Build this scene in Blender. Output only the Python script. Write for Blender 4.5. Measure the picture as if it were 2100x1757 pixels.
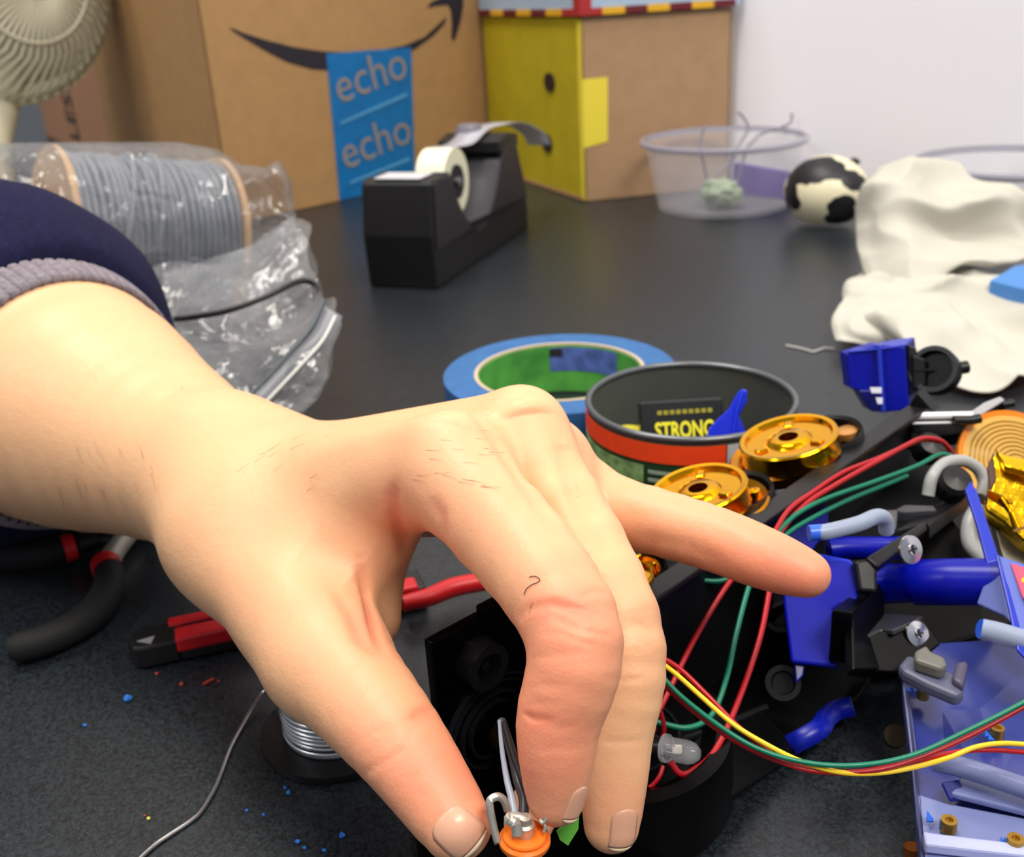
import bpy, bmesh, math, random
import numpy as np
from mathutils import Vector, Matrix, noise
random.seed(7)
for o in list(bpy.data.objects): bpy.data.objects.remove(o)
SC = bpy.context.scene; COL = SC.collection
# ------------------------------------------------------------------ camera
F = 2130.0; CH = 0.21; PITCH = math.radians(23); ROLL = math.radians(3.4)
CAM = Vector((0, 0, CH))
_f = Vector((0, math.cos(PITCH), -math.sin(PITCH))); _u0 = Vector((0, math.sin(PITCH), math.cos(PITCH))); _r0 = Vector((1, 0, 0))
FW = _f; RT = _r0*math.cos(ROLL) - _u0*math.sin(ROLL); UP = _u0*math.cos(ROLL) + _r0*math.sin(ROLL)
def _gz(px, py):
    r = FW + RT*((px-1050)/F) - UP*((py-878.5)/F); return CAM + r*(-CH/r.z)
_w = _gz(1500, 381)-_gz(30, 180); YAW = Matrix.Rotation(-math.atan2(_w.y, _w.x), 3, 'Z')   # the wall runs along X
FW = YAW@FW; RT = YAW@RT; UP = YAW@UP
cd = bpy.data.cameras.new('camera'); cam = bpy.data.objects.new('camera', cd); COL.objects.link(cam)
cam.matrix_world = Matrix(((RT.x, UP.x, -FW.x, CAM.x), (RT.y, UP.y, -FW.y, CAM.y), (RT.z, UP.z, -FW.z, CAM.z), (0, 0, 0, 1)))
cd.sensor_width = 36; cd.lens = 36*F/2100; cd.clip_start = 0.01
cd.dof.use_dof = True; cd.dof.focus_distance = 0.228; cd.dof.aperture_fstop = 24
SC.camera = cam
SC.view_settings.view_transform = 'Standard'; SC.view_settings.look = 'None'
SC.view_settings.gamma = 1; SC.view_settings.exposure = 0.30; SC.view_settings.use_curve_mapping = False
# ------------------------------------------------------------------ light: office ceiling panels, an added wall light and a dim room
w = bpy.data.worlds.new('World'); SC.world = w; w.use_nodes = True
w.node_tree.nodes['Background'].inputs[0].default_value = (0.80, 0.84, 0.95, 1); w.node_tree.nodes['Background'].inputs[1].default_value = 0.32
def area(name, loc, size, power, col, target=(0, .4, 0)):
    loc = YAW@Vector(loc); target = YAW@Vector(target)
    l = bpy.data.lights.new(name, 'AREA'); l.shape = 'RECTANGLE'; l.size, l.size_y = size; l.energy = power; l.color = col
    o = bpy.data.objects.new(name, l); COL.objects.link(o); o.location = loc
    o.rotation_euler = (Vector(target)-Vector(loc)).to_track_quat('-Z', 'Y').to_euler(); return o
area('overhead_light', (-.5, .75, 2.2), (1.2, .5), 34, (1.0, .94, .84), (-.3, .8, 0))
area('overhead_light', (.7, -.9, 2.2), (1.2, .6), 46, (1.0, .94, .84), (.2, .3, 0))
area('overhead_light', (1.5, .35, 2.1), (.5, 1.2), 40, (1.0, .95, .93), (.7, .9, .1))  # added to brighten the right of the wall, not a known fixture
area('overhead_light', (-1.7, -.3, 2.2), (.6, 1.2), 20, (.95, .96, 1.0), (0, .4, 0))
# ------------------------------------------------------------------ helpers
def ray(px, py): return FW + RT*((px-1050)/F) - UP*((py-878.5)/F)
def D(px, py, d): return CAM + ray(px, py)*d
def Z(px, py, z=0.0):
    r = ray(px, py); return CAM + r*((z-CH)/r.z)
def proj(p):
    q = Vector(p)-CAM; d = q.dot(FW); return (1050+F*q.dot(RT)/d, 878.5-F*q.dot(UP)/d, d)
def Hz(base, py):                       # height above base whose image row is py
    lo, hi = 0., 3.
    for _ in range(50):
        m = (lo+hi)/2
        if proj(base+Vector((0, 0, m)))[1] > py: lo = m
        else: hi = m
    return lo
def lin(c):
    return tuple((x/12.92 if x <= .04045 else ((x+.055)/1.055)**2.4) for x in [v/255. for v in c])
MATS = {}
def mat(name, rgb, rough=.5, metal=0., spec=.5, trans=0., alpha=1., ior=1.45, sss=0., coat=0., noise_amt=0., noise_scale=200., bump=0., bump_scale=300., emit=None, rgb2=None, bdist=.0006):
    if name in MATS: return MATS[name]
    m = bpy.data.materials.new(name); m.use_nodes = True; nt = m.node_tree; b = nt.nodes['Principled BSDF']
    c = lin(rgb); b.inputs['Base Color'].default_value = (*c, 1); b.inputs['Roughness'].default_value = rough
    b.inputs['Metallic'].default_value = metal; b.inputs['Specular IOR Level'].default_value = spec
    b.inputs['Transmission Weight'].default_value = trans; b.inputs['Alpha'].default_value = alpha; b.inputs['IOR'].default_value = ior
    b.inputs['Coat Weight'].default_value = coat; b.inputs['Coat Roughness'].default_value = .1
    if sss: b.inputs['Subsurface Weight'].default_value = sss; b.inputs['Subsurface Radius'].default_value = (.004, .0015, .0008); b.inputs['Subsurface Scale'].default_value = 1
    tc = nt.nodes.new('ShaderNodeTexCoord')
    if noise_amt or rgb2:
        n = nt.nodes.new('ShaderNodeTexNoise'); n.inputs['Scale'].default_value = noise_scale; n.inputs['Detail'].default_value = 4
        nt.links.new(tc.outputs['Object'], n.inputs['Vector'])
        mx = nt.nodes.new('ShaderNodeMix'); mx.data_type = 'RGBA'
        c2 = lin(rgb2) if rgb2 else tuple(x*(1-noise_amt) for x in c)
        mx.inputs['A'].default_value = (*c, 1); mx.inputs['B'].default_value = (*c2, 1)
        r = nt.nodes.new('ShaderNodeMapRange'); r.inputs['From Min'].default_value = .35; r.inputs['From Max'].default_value = .65
        nt.links.new(n.outputs['Fac'], r.inputs['Value']); nt.links.new(r.outputs['Result'], mx.inputs['Factor']); nt.links.new(mx.outputs['Result'], b.inputs['Base Color'])
    if bump:
        n2 = nt.nodes.new('ShaderNodeTexNoise'); n2.inputs['Scale'].default_value = bump_scale; n2.inputs['Detail'].default_value = 5
        nt.links.new(tc.outputs['Object'], n2.inputs['Vector'])
        bp = nt.nodes.new('ShaderNodeBump'); bp.inputs['Strength'].default_value = bump; bp.inputs['Distance'].default_value = bdist
        nt.links.new(n2.outputs['Fac'], bp.inputs['Height']); nt.links.new(bp.outputs['Normal'], b.inputs['Normal'])
    if emit: b.inputs['Emission Color'].default_value = (*lin(rgb), 1); b.inputs['Emission Strength'].default_value = emit
    MATS[name] = m; return m
WL = {}                                  # world location of every object built
def thing(name, label, cat, loc, group=None):
    o = bpy.data.objects.new(name, None); COL.objects.link(o); o.empty_display_size = .01; o.location = loc; WL[o.name] = Vector(loc)
    o['label'] = label; o['category'] = cat
    if group: o['group'] = group
    return o
def tag(o, label=None, cat=None, group=None, kind=None):
    if label: o['label'] = label
    if cat: o['category'] = cat
    if group: o['group'] = group
    if kind: o['kind'] = kind
    return o
def mesh(name, vs, fs, m, parent=None, smooth=False, bevel=0, segs=2, label=None, origin=None, subsurf=0, auto=None):
    vs = [Vector(v) for v in vs]
    if origin is None:
        mn = [min(v[i] for v in vs) for i in range(3)]; mxx = [max(v[i] for v in vs) for i in range(3)]
        origin = Vector([(a+b)/2 for a, b in zip(mn, mxx)])
    me = bpy.data.meshes.new(name); me.from_pydata([tuple(v-origin) for v in vs], [], fs)
    bm = bmesh.new(); bm.from_mesh(me); bmesh.ops.recalc_face_normals(bm, faces=bm.faces); bm.to_mesh(me); bm.free()
    me.materials.append(m)
    o = bpy.data.objects.new(name, me); COL.objects.link(o)
    WL[o.name] = origin.copy()
    if parent is not None: o.parent = parent; o.location = origin - WL[parent.name]
    else: o.location = origin
    if smooth:
        for p in me.polygons: p.use_smooth = True
        if auto is not None: me.set_sharp_from_angle(angle=math.radians(auto))
    if bevel:
        b = o.modifiers.new('bevel', 'BEVEL'); b.width = bevel; b.segments = segs; b.limit_method = 'ANGLE'; b.angle_limit = math.radians(35)
    if subsurf:
        s = o.modifiers.new('sub', 'SUBSURF'); s.levels = subsurf; s.render_levels = subsurf
    if label: o['label'] = label
    return o
class MB:                                # mesh collector
    def __init__(s): s.v = []; s.f = []
    def add(s, vs, fs):
        n = len(s.v); s.v += [Vector(v) for v in vs]; s.f += [tuple(i+n for i in f) for f in fs]; return s
    def build(s, name, m, parent=None, **k): return mesh(name, s.v, s.f, m, parent, **k)
def g_prism(poly, ext):
    n = len(poly); vs = [Vector(p) for p in poly]+[Vector(p)+Vector(ext) for p in poly]
    return vs, [tuple(range(n)), tuple(range(2*n-1, n-1, -1))]+[(i, (i+1) % n, (i+1) % n+n, i+n) for i in range(n)]
def g_box(o, a, b, c): 
    o, a, b, c = map(Vector, (o, a, b, c)); return g_prism([o, o+a, o+a+b, o+b], c)
def frame(axis):
    a = Vector(axis).normalized(); t = Vector((0, 0, 1)) if abs(a.z) < .9 else Vector((1, 0, 0))
    x = a.cross(t).normalized(); return x, a.cross(x).normalized(), a
def g_tube(pts, r, n=10, cap=True, flat=None):
    pts = [Vector(p) for p in pts]; rs = r if isinstance(r, (list, tuple)) else [r]*len(pts)
    vs, fs = [], []; T = []
    for i in range(len(pts)):
        a = pts[max(i-1, 0)]; b = pts[min(i+1, len(pts)-1)]; T.append((b-a).normalized())
    x, y, _ = frame(T[0])
    for i, p in enumerate(pts):
        if i: x = (x - T[i]*x.dot(T[i])).normalized()
        y = T[i].cross(x)
        for k in range(n):
            an = 2*math.pi*k/n; vs.append(p + x*math.cos(an)*rs[i] + y*math.sin(an)*rs[i]*(flat or 1))
    for i in range(len(pts)-1):
        for k in range(n):
            k2 = (k+1) % n; fs.append((i*n+k, i*n+k2, (i+1)*n+k2, (i+1)*n+k))
    if cap: fs.append(tuple(range(n-1, -1, -1))); fs.append(tuple(range((len(pts)-1)*n, len(pts)*n)))
    return vs, fs
def g_lathe(o, axis, prof, n=48, close=False, x=None, a0=0, a1=2*math.pi):
    """prof = [(radius, height along axis)]"""
    o = Vector(o); X, Y, A = frame(axis)
    if x is not None: X = (Vector(x)-A*Vector(x).dot(A)).normalized(); Y = A.cross(X)
    full = abs(a1-a0-2*math.pi) < 1e-6; m = n if full else n+1; vs = []; fs = []
    for (r, h) in prof:
        for k in range(m):
            an = a0+(a1-a0)*k/n; vs.append(o+A*h+X*math.cos(an)*r+Y*math.sin(an)*r)
    P = len(prof)
    for i in range(P if close else P-1):
        j = (i+1) % P
        for k in range(n):
            k2 = (k+1) % m; fs.append((i*m+k, i*m+k2, j*m+k2, j*m+k))
    return vs, fs
def spline(pts, n=12):
    P = [Vector(p) for p in pts]; P = [P[0]*2-P[1]]+P+[P[-1]*2-P[-2]]; out = []
    for i in range(1, len(P)-2):
        a, b, c, d = P[i-1:i+3]
        for k in range(n):
            t = k/n; out.append(.5*((2*b)+(c-a)*t+(2*a-5*b+4*c-d)*t*t+(3*b-a-3*c+d)*t**3))
    out.append(P[-2]); return out
def tube(name, pts, r, m, parent=None, n=10, sp=8, flat=None, **k):
    p = spline(pts, sp) if sp and len(pts) > 2 else pts
    if isinstance(r, (list, tuple)) and len(r) != len(p):
        q = len(p)-1; rr = []
        for i in range(len(p)):
            t = i/q*(len(r)-1); j = min(int(t), len(r)-2); rr.append(r[j]+(r[j+1]-r[j])*(t-j))
        r = rr
    v, f = g_tube(p, r, n, flat=flat); return mesh(name, v, f, m, parent, smooth=True, auto=50, **k)
def lathe(name, o, axis, prof, m, parent=None, n=48, close=False, auto=35, **k):
    kk = {q: k.pop(q) for q in ('x', 'a0', 'a1') if q in k}
    v, f = g_lathe(o, axis, prof, n, close, **kk); return mesh(name, v, f, m, parent, smooth=True, auto=auto, **k)
def prism(name, poly, ext, m, parent=None, bevel=.0005, **k):
    v, f = g_prism(poly, ext); return mesh(name, v, f, m, parent, bevel=bevel, **k)
def box(name, o, a, b, c, m, parent=None, bevel=.0005, **k):
    v, f = g_box(o, a, b, c); return mesh(name, v, f, m, parent, bevel=bevel, **k)
def flat_poly(P, nrm=None):
    if nrm is None:
        nrm = Vector((0, 0, 0))
        for i in range(len(P)): nrm += (P[i]-P[0]).cross(P[(i+1) % len(P)]-P[0])
        nrm.normalize()
    c = sum(P, Vector())/len(P); out = []
    for p in P:
        r = (p-CAM).normalized(); q = r.dot(nrm)
        out.append(CAM+r*((c-CAM).dot(nrm)/q) if abs(q) > .25 else p-nrm*(p-c).dot(nrm))
    return out
def slab(name, pix, thick, m, parent=None, bevel=.0005, ext=None, **k):
    """plate whose corners lie at (px,py,depth); thickness along its own normal, away from the viewer"""
    P = [D(*q) for q in pix]
    nrm = Vector((0, 0, 0))
    for i in range(len(P)):
        a, b = P[i], P[(i+1) % len(P)]; nrm += (a-P[0]).cross(b-P[0])
    nrm.normalize()
    if nrm.dot(P[0]-CAM) < 0: nrm = -nrm
    if len(P) > 3: P = flat_poly(P, nrm)
    return prism(name, P, ext if ext is not None else nrm*thick, m, parent, bevel, **k)
def text(name, s, o, x, y, size, m, parent=None, depth=.0002, shear=0, sx=1, sy=1, **k):
    """flat lettering: origin o, reading direction x, up y"""
    cu = bpy.data.curves.new(name, 'FONT'); cu.body = s; cu.size = 1; cu.extrude = 0; cu.resolution_u = 3
    if shear: cu.shear = shear
    if 'bold' in k: cu.offset = k.pop('bold')
    t = bpy.data.objects.new('tmp', cu); COL.objects.link(t); dg = bpy.context.evaluated_depsgraph_get()
    me = bpy.data.meshes.new_from_object(t.evaluated_get(dg)); bpy.data.objects.remove(t)
    X = Vector(x).normalized()*size*sx; Y = Vector(y).normalized()*size*sy; N = X.cross(Y).normalized()*depth
    vs = [Vector(o)+X*v.co.x+Y*v.co.y+N for v in me.vertices]; fs = [tuple(p.vertices) for p in me.polygons]
    bpy.data.meshes.remove(me)
    return mesh(name, vs, fs, m, parent, **k)
# ------------------------------------------------------------------ table and wall
def table_material():
    m = bpy.data.materials.new('speckled laminate'); m.use_nodes = True; nt = m.node_tree; b = nt.nodes['Principled BSDF']
    tc = nt.nodes.new('ShaderNodeTexCoord'); L = nt.links.new
    n = nt.nodes.new('ShaderNodeTexNoise'); n.inputs['Scale'].default_value = 900; n.inputs['Detail'].default_value = 3
    n2 = nt.nodes.new('ShaderNodeTexVoronoi'); n2.inputs['Scale'].default_value = 1100
    L(tc.outputs['Object'], n.inputs['Vector']); L(tc.outputs['Object'], n2.inputs['Vector'])
    cr = nt.nodes.new('ShaderNodeValToRGB'); e = cr.color_ramp.elements
    e[0].position = .36; e[0].color = (*lin((13, 17, 21)), 1); e[1].position = .62; e[1].color = (*lin((35, 42, 48)), 1)
    L(n.outputs['Fac'], cr.inputs['Fac'])
    mx = nt.nodes.new('ShaderNodeMix'); mx.data_type = 'RGBA'; mx.inputs['B'].default_value = (*lin((84, 92, 98)), 1)
    r = nt.nodes.new('ShaderNodeMapRange'); r.inputs['From Min'].default_value = .17; r.inputs['From Max'].default_value = .10
    L(n2.outputs['Distance'], r.inputs['Value']); L(r.outputs['Result'], mx.inputs['Factor']); L(cr.outputs['Color'], mx.inputs['A'])
    L(mx.outputs['Result'], b.inputs['Base Color']); b.inputs['Roughness'].default_value = .36; b.inputs['Specular IOR Level'].default_value = .5
    bp = nt.nodes.new('ShaderNodeBump'); bp.inputs['Strength'].default_value = .25; bp.inputs['Distance'].default_value = .0002
    L(n.outputs['Fac'], bp.inputs['Height']); L(bp.outputs['Normal'], b.inputs['Normal']); return m
WA = Z(1500, 381); WB = Z(30, 180)
wd = (WA-WB).normalized(); wn = Vector((wd.y, -wd.x, 0))
if wn.y > 0: wn = -wn
w0 = WA - wd*2.6; w1 = WA + wd*1.6
tb = thing('work_table', 'long dark grey speckled laminate bench top under everything', 'table', YAW@Vector((0, .5, -.03)))
back = wn*-.001
v, f = g_prism([w0+wn*.002, w1+wn*.002, w1+wn*1.6, w0+wn*1.6], (0, 0, -.03)); mesh('table_top', v, f, table_material(), tb, bevel=.002)
mw = mat('painted wall', (252, 249, 254), rough=.75, bump=.05, bump_scale=60)
def struct(o): o['kind'] = 'structure'; return o
v, f = g_prism([w0+wn*.0, w1, w1-wn*.08, w0-wn*.08], (0, 0, 2.6)); o = mesh('wall_back', v, f, mw)
o.location.z -= .75; struct(o)
# the floor under the bench and the ceiling over it
v, f = g_prism([w0, w1, w1+wn*4, w0+wn*4], (0, 0, -.04)); o = mesh('floor', v, f, mat('floor vinyl', (120, 116, 110), rough=.6)); o.location.z -= .75; struct(o)
v, f = g_prism([w0, w1, w1+wn*4, w0+wn*4], (0, 0, .04)); o = mesh('ceiling', v, f, mat('ceiling tile', (215, 212, 204), rough=.9)); o.location.z += 2.25; struct(o)
# ------------------------------------------------------------------ the hand: smooth union of tapered limbs, meshed with surface nets
def J(px, py, d, rpx): return (np.array(D(px, py, d)), rpx*d/F)
def cone(P, A, B):
    (a, ra), (b, rb) = A, B; ab = b-a; t = np.clip(((P-a)@ab)/(ab@ab), 0, 1)
    return np.linalg.norm(P-a-t[:, None]*ab, axis=1)-(ra+t*(rb-ra))
def smin(a, b, k):
    h = np.clip(.5+.5*(b-a)/k, 0, 1); return b*(1-h)+a*h-k*h*(1-h)
def resample(js, n=5):
    if len(js) == 2: return js
    C = [Vector((*j[0], j[1]) ) for j in js]; C = [C[0]*2-C[1]]+C+[C[-1]*2-C[-2]]; out = []
    for i in range(1, len(C)-2):
        a, b, c, d = C[i-1:i+3]
        for k in range(n):
            t = k/n; q = .5*((2*b)+(c-a)*t+(2*a-5*b+4*c-d)*t*t+(3*b-a-3*c+d)*t**3); out.append((np.array(q[:3]), q[3]))
    out.append((np.array(C[-2][:3]), C[-2][3])); return out
Vector4 = None
_rs = {}
def chain(P, js, k=.001, sm=5):
    key = tuple(id(j) for j in js)
    if key not in _rs: _rs[key] = (resample(js, sm), js)
    R = _rs[key][0]; rm = max(r for _, r in R)+.022; A = np.array([a for a, _ in R])
    s = np.all((P > A.min(0)-rm) & (P < A.max(0)+rm), axis=1); out = np.full(len(P), .05)
    if s.any():
        Q = P[s]; d = cone(Q, R[0], R[1])
        for i in range(1, len(R)-1): d = smin(d, cone(Q, R[i], R[i+1]), k)
        out[s] = d
    return out
HAND = {}
exec_hand = dict(
 elbow=J(-330, 610, .52, 205), fore=J(55, 785, .408, 256), mid=J(290, 898, .362, 196), wrist=J(475, 990, .326, 138),
 wrist2=J(540, 985, .332, 112),
 ci=J(570, 1010, .308, 118), mi=J(925, 965, .258, 108),
 cm=J(640, 968, .323, 88), mm=J(1068, 888, .274, 84),
 cr=J(660, 990, .336, 82), mr=J(1128, 945, .287, 72),
 cp=J(660, 1020, .342, 78), mp=J(1165, 1020, .295, 70),
 ip=J(1163, 1262, .217, 101), idp=J(1144, 1490, .213, 84), it=J(1140, 1632, .214, 60),
 mpp=J(1268, 1268, .245, 84), mdp=J(1263, 1520, .240, 72), mt=J(1254, 1690, .238, 57),
 rp=J(1225, 1230, .272, 62), rd=J(1165, 1500, .260, 56), rt=J(1083, 1690, .238, 50),
 pp=J(1430, 1094, .276, 66), pdp=J(1570, 1146, .263, 61), pt=J(1656, 1178, .258, 47),
 tc=J(490, 1095, .300, 120), tm=J(668, 1345, .258, 122), ti=J(815, 1520, .232, 97), tt=J(935, 1690, .219, 74))
K = exec_hand
X1, X2, X3 = J(600, 1130, .292, 112), J(735, 1075, .282, 82), J(650, 1240, .275, 100)
X4 = J(745, 1120, .280, 70); X5 = J(742, 1110, .290, 84); X6 = J(750, 1265, .280, 66); X7 = J(820, 1030, .272, 66)
def base_sdf(P):
    palm = chain(P, [K['elbow'], K['fore'], K['mid'], K['wrist'], K['wrist2']])
    for a, b in (('ci', 'mi'), ('cm', 'mm'), ('cr', 'mr'), ('cp', 'mp')): palm = smin(palm, chain(P, [K[a], K[b]]), .010)
    palm = smin(palm, chain(P, [K['wrist'], K['ci']]), .012)
    palm = smin(palm, chain(P, [K['tc'], K['tm']]), .016)
    palm = smin(palm, chain(P, [X1, X2]), .014)
    palm = smin(palm, chain(P, [X3, X4]), .012)
    palm = smin(palm, chain(P, [K['wrist'], K['tc']]), .018)
    palm = smin(palm, chain(P, [X5, X6]), .005)
    out = None
    for js, k in (([K['mi'], K['ip'], K['idp'], K['it']], .008), ([K['mm'], K['mpp'], K['mdp'], K['mt']], .008),
                  ([K['mr'], K['rp'], K['rd'], K['rt']], .008), ([K['mp'], K['pp'], K['pdp'], K['pt']], .011), ([K['tm'], K['ti'], K['tt']], .006)):
        f = smin(palm, chain(P, js, .001), k)
        out = f if out is None else smin(out, f, .0016)
    return out
DET = []                                   # (polyline, width, depth): creases (+) and ridges (-)
def polydist(P, L):
    d = None; n = len(L)-1
    for i, (a, b) in enumerate(zip(L[:-1], L[1:])):
        ab = b-a; t = np.clip(((P-a)@ab)/max(ab@ab, 1e-12), 0, 1); q = np.linalg.norm(P-a-t[:, None]*ab, axis=1); w = np.sin(np.pi*np.clip((i+t)/n, .02, .98))**.6
        if d is None: d, W_ = q, w
        else: m = q < d; d = np.where(m, q, d); W_ = np.where(m, w, W_)
    return d, W_
def sdf(P):
    d = base_sdf(P)
    for L, w, h in DET:
        mn = L.min(0)-3*w; mx = L.max(0)+3*w; s = np.all((P > mn) & (P < mx), axis=1)
        if s.any():
            q, ww = polydist(P[s], L); d[s] += h*ww*np.exp(-(q/w)**2)
    return d
def hit(px, py, fn=None, d0=.15):
    r = np.array(ray(px, py)); n = np.linalg.norm(r); o = np.array(CAM); t = d0*n
    for _ in range(60):
        p = o+r/n*t; s = (fn or base_sdf)(p[None])[0]
        t += s*.8
        if s < 2e-5: break
    return o+r/n*t
def crease(pts, w=.0010, h=.0006):
    L = []
    for i in range(len(pts)-1):
        for k in range(3):
            t = k/3; L.append(hit(pts[i][0]*(1-t)+pts[i+1][0]*t, pts[i][1]*(1-t)+pts[i+1][1]*t))
    L.append(hit(*pts[-1])); DET.append((np.array(L), w, h))
# skin folds
crease([(815, 995), (804, 1025), (809, 1060), (826, 1100), (832, 1140)], .0019, .0014)
crease([(880, 1020), (905, 1060), (915, 1110)], .0024, .0006)
crease([(1062, 1268), (1085, 1246), (1130, 1238), (1185, 1250), (1235, 1268)], .0010, .0007)
crease([(1180, 1225), (1215, 1213), (1250, 1216)], .0008, .00028)
crease([(1130, 1262), (1170, 1285), (1225, 1300), (1258, 1304)], .0008, .00025)
crease([(1100, 1300), (1150, 1298), (1200, 1318), (1245, 1326)], .0007, .0002)
crease([(1078, 1352), (1130, 1345), (1200, 1336)], .0007, .00016)
crease([(1075, 1412), (1120, 1404), (1165, 1408)], .0007, .00014)
crease([(1072, 1448), (1120, 1440), (1175, 1446)], .0007, .00014)
crease([(1072, 1462), (1090, 1474), (1140, 1478)], .0007, .0006)
crease([(1090, 1490), (1150, 1492), (1190, 1486)], .0006, .00014)
crease([(1085, 1540), (1140, 1534), (1190, 1540)], .0006, .0001)
crease([(890, 1452), (862, 1462), (838, 1478)], .0009, .0007)
crease([(880, 1470), (845, 1500), (832, 1530), (800, 1560)], .0008, .0002)
crease([(742, 1592), (760, 1578), (790, 1560), (830, 1535)], .0008, .00028)
crease([(735, 1525), (765, 1500), (810, 1492)], .0008, .0002)
crease([(1200, 1135), (1240, 1160)], .0008, .0003)
crease([(1290, 1265), (1320, 1290), (1345, 1296)], .0009, .0002)
crease([(1230, 1390), (1275, 1395), (1325, 1392)], .0008, .0003)
crease([(1225, 1520), (1270, 1522), (1325, 1518)], .0008, .0002)
crease([(738, 1150), (752, 1210), (766, 1280), (782, 1335)], .0016, .0018)
crease([(680, 1200), (722, 1262), (742, 1312), (775, 1345)], .0020, .0010)
crease([(620, 1120), (670, 1150), (715, 1190)], .008, .0012)
# tendons and grooves on the back of the hand
crease([(620, 940), (800, 880), (1000, 850)], .005, -.0012)
crease([(960, 845), (1020, 905), (1075, 985), (1140, 1085)], .0030, .0016)
crease([(1150, 905), (1164, 950), (1185, 1010), (1215, 1085), (1245, 1150)], .0026, .0020)
crease([(1178, 930), (1200, 1000), (1232, 1070)], .0030, .0012)
crease([(1075, 815), (1085, 850)], .006, -.0016)
crease([(960, 850), (940, 880)], .007, -.0010)
crease([(1300, 1160), (1335, 1250)], .004, -.0005)
crease([(1290, 1100), (1400, 1118), (1500, 1160)], .003, .0006)

def surface_nets(fn, lo, hi, h):
    n = [int(math.ceil((hi[i]-lo[i])/h))+1 for i in range(3)]
    xs = [lo[i]+h*np.arange(n[i]) for i in range(3)]
    # coarse pass, then only cells close to the surface
    G = np.stack(np.meshgrid(*xs, indexing='ij'), -1).reshape(-1, 3); V = np.empty(len(G))
    for s in range(0, len(G), 400000): V[s:s+400000] = fn(G[s:s+400000])
    V = V.reshape(n); S = V < 0
    c = np.zeros([k-1 for k in n], int)
    for dx in (0, 1):
        for dy in (0, 1):
            for dz in (0, 1): c += S[dx:n[0]-1+dx, dy:n[1]-1+dy, dz:n[2]-1+dz]
    act = (c > 0) & (c < 8); idx = -np.ones(act.shape, int); ii = np.argwhere(act); idx[act] = np.arange(len(ii))
    verts = np.array(lo)+h*(ii+.5)
    faces = []
    for ax in range(3):
        a1, a2 = (ax+1) % 3, (ax+2) % 3
        sl0 = [slice(None)]*3; sl1 = [slice(None)]*3; sl0[ax] = slice(0, -1); sl1[ax] = slice(1, None)
        A = S[tuple(sl0)]; B = S[tuple(sl1)]
        for flip, M in ((False, A & ~B), (True, ~A & B)):
            e = np.argwhere(M); e = e[(e[:, a1] > 0) & (e[:, a2] > 0) & (e[:, a1] < n[a1]-1) & (e[:, a2] < n[a2]-1)]
            q = []
            for d1, d2 in ((-1, -1), (0, -1), (0, 0), (-1, 0)):
                t = e.copy(); t[:, a1] += d1; t[:, a2] += d2; q.append(idx[t[:, 0], t[:, 1], t[:, 2]])
            q = np.stack(q, 1); faces.append(q[:, ::-1] if flip else q)
    faces = np.concatenate(faces); faces = faces[(faces >= 0).all(1)]
    return verts, faces
def grad(fn, P, e=2e-4):
    g = np.empty_like(P)
    for i in range(3):
        q = np.zeros(3); q[i] = e; g[:, i] = (fn(P+q)-fn(P-q))/(2*e)
    return g/np.maximum(np.linalg.norm(g, axis=1, keepdims=True), 1e-9)
def project(fn, P, it=3):
    for _ in range(it): P = P-grad(fn, P)*fn(P)[:, None]*.9
    return P
allp = np.array([k[0] for k in K.values()]); allr = max(k[1] for k in K.values())
lo = allp.min(0)-allr-.006; hi = allp.max(0)+allr+.006
hv, hf = surface_nets(base_sdf, lo, hi, .0028)
hv = project(base_sdf, hv, 3)
def skin_material():
    m = bpy.data.materials.new('skin'); m.use_nodes = True; nt = m.node_tree; b = nt.nodes['Principled BSDF']; L = nt.links.new
    tc = nt.nodes.new('ShaderNodeTexCoord'); at = nt.nodes.new('ShaderNodeAttribute'); at.attribute_name = 'flush'
    n = nt.nodes.new('ShaderNodeTexNoise'); n.inputs['Scale'].default_value = 60; n.inputs['Detail'].default_value = 6; L(tc.outputs['Object'], n.inputs['Vector'])
    mx = nt.nodes.new('ShaderNodeMix'); mx.data_type = 'RGBA'; mx.inputs['A'].default_value = (*lin((230, 183, 139)), 1); mx.inputs['B'].default_value = (*lin((228, 138, 108)), 1)
    ad = nt.nodes.new('ShaderNodeMath'); ad.operation = 'MULTIPLY_ADD'; ad.inputs[1].default_value = .30; L(n.outputs['Fac'], ad.inputs[0])
    sb = nt.nodes.new('ShaderNodeMath'); sb.operation = 'SUBTRACT'; L(at.outputs['Fac'], sb.inputs[0]); sb.inputs[1].default_value = .10; L(sb.outputs[0], ad.inputs[2])
    ad.use_clamp = True; L(ad.outputs[0], mx.inputs['Factor']); L(mx.outputs['Result'], b.inputs['Base Color'])
    b.inputs['Roughness'].default_value = .46; b.inputs['Specular IOR Level'].default_value = .4
    b.inputs['Subsurface Weight'].default_value = .35; b.inputs['Subsurface Radius'].default_value = (.0045, .0016, .0008); b.inputs['Subsurface Scale'].default_value = 1
    n2 = nt.nodes.new('ShaderNodeTexNoise'); n2.inputs['Scale'].default_value = 350; n2.inputs['Detail'].default_value = 6; L(tc.outputs['Object'], n2.inputs['Vector'])
    v2 = nt.nodes.new('ShaderNodeTexVoronoi'); v2.inputs['Scale'].default_value = 1500; L(tc.outputs['Object'], v2.inputs['Vector'])
    s = nt.nodes.new('ShaderNodeMath'); s.operation = 'MULTIPLY_ADD'; s.inputs[1].default_value = .25; L(v2.outputs['Distance'], s.inputs[0]); L(n2.outputs['Fac'], s.inputs[2])
    bp = nt.nodes.new('ShaderNodeBump'); bp.inputs['Strength'].default_value = .30; bp.inputs['Distance'].default_value = .0005
    L(s.outputs[0], bp.inputs['Height']); L(bp.outputs['Normal'], b.inputs['Normal']); return m
mskin = skin_material()
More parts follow.
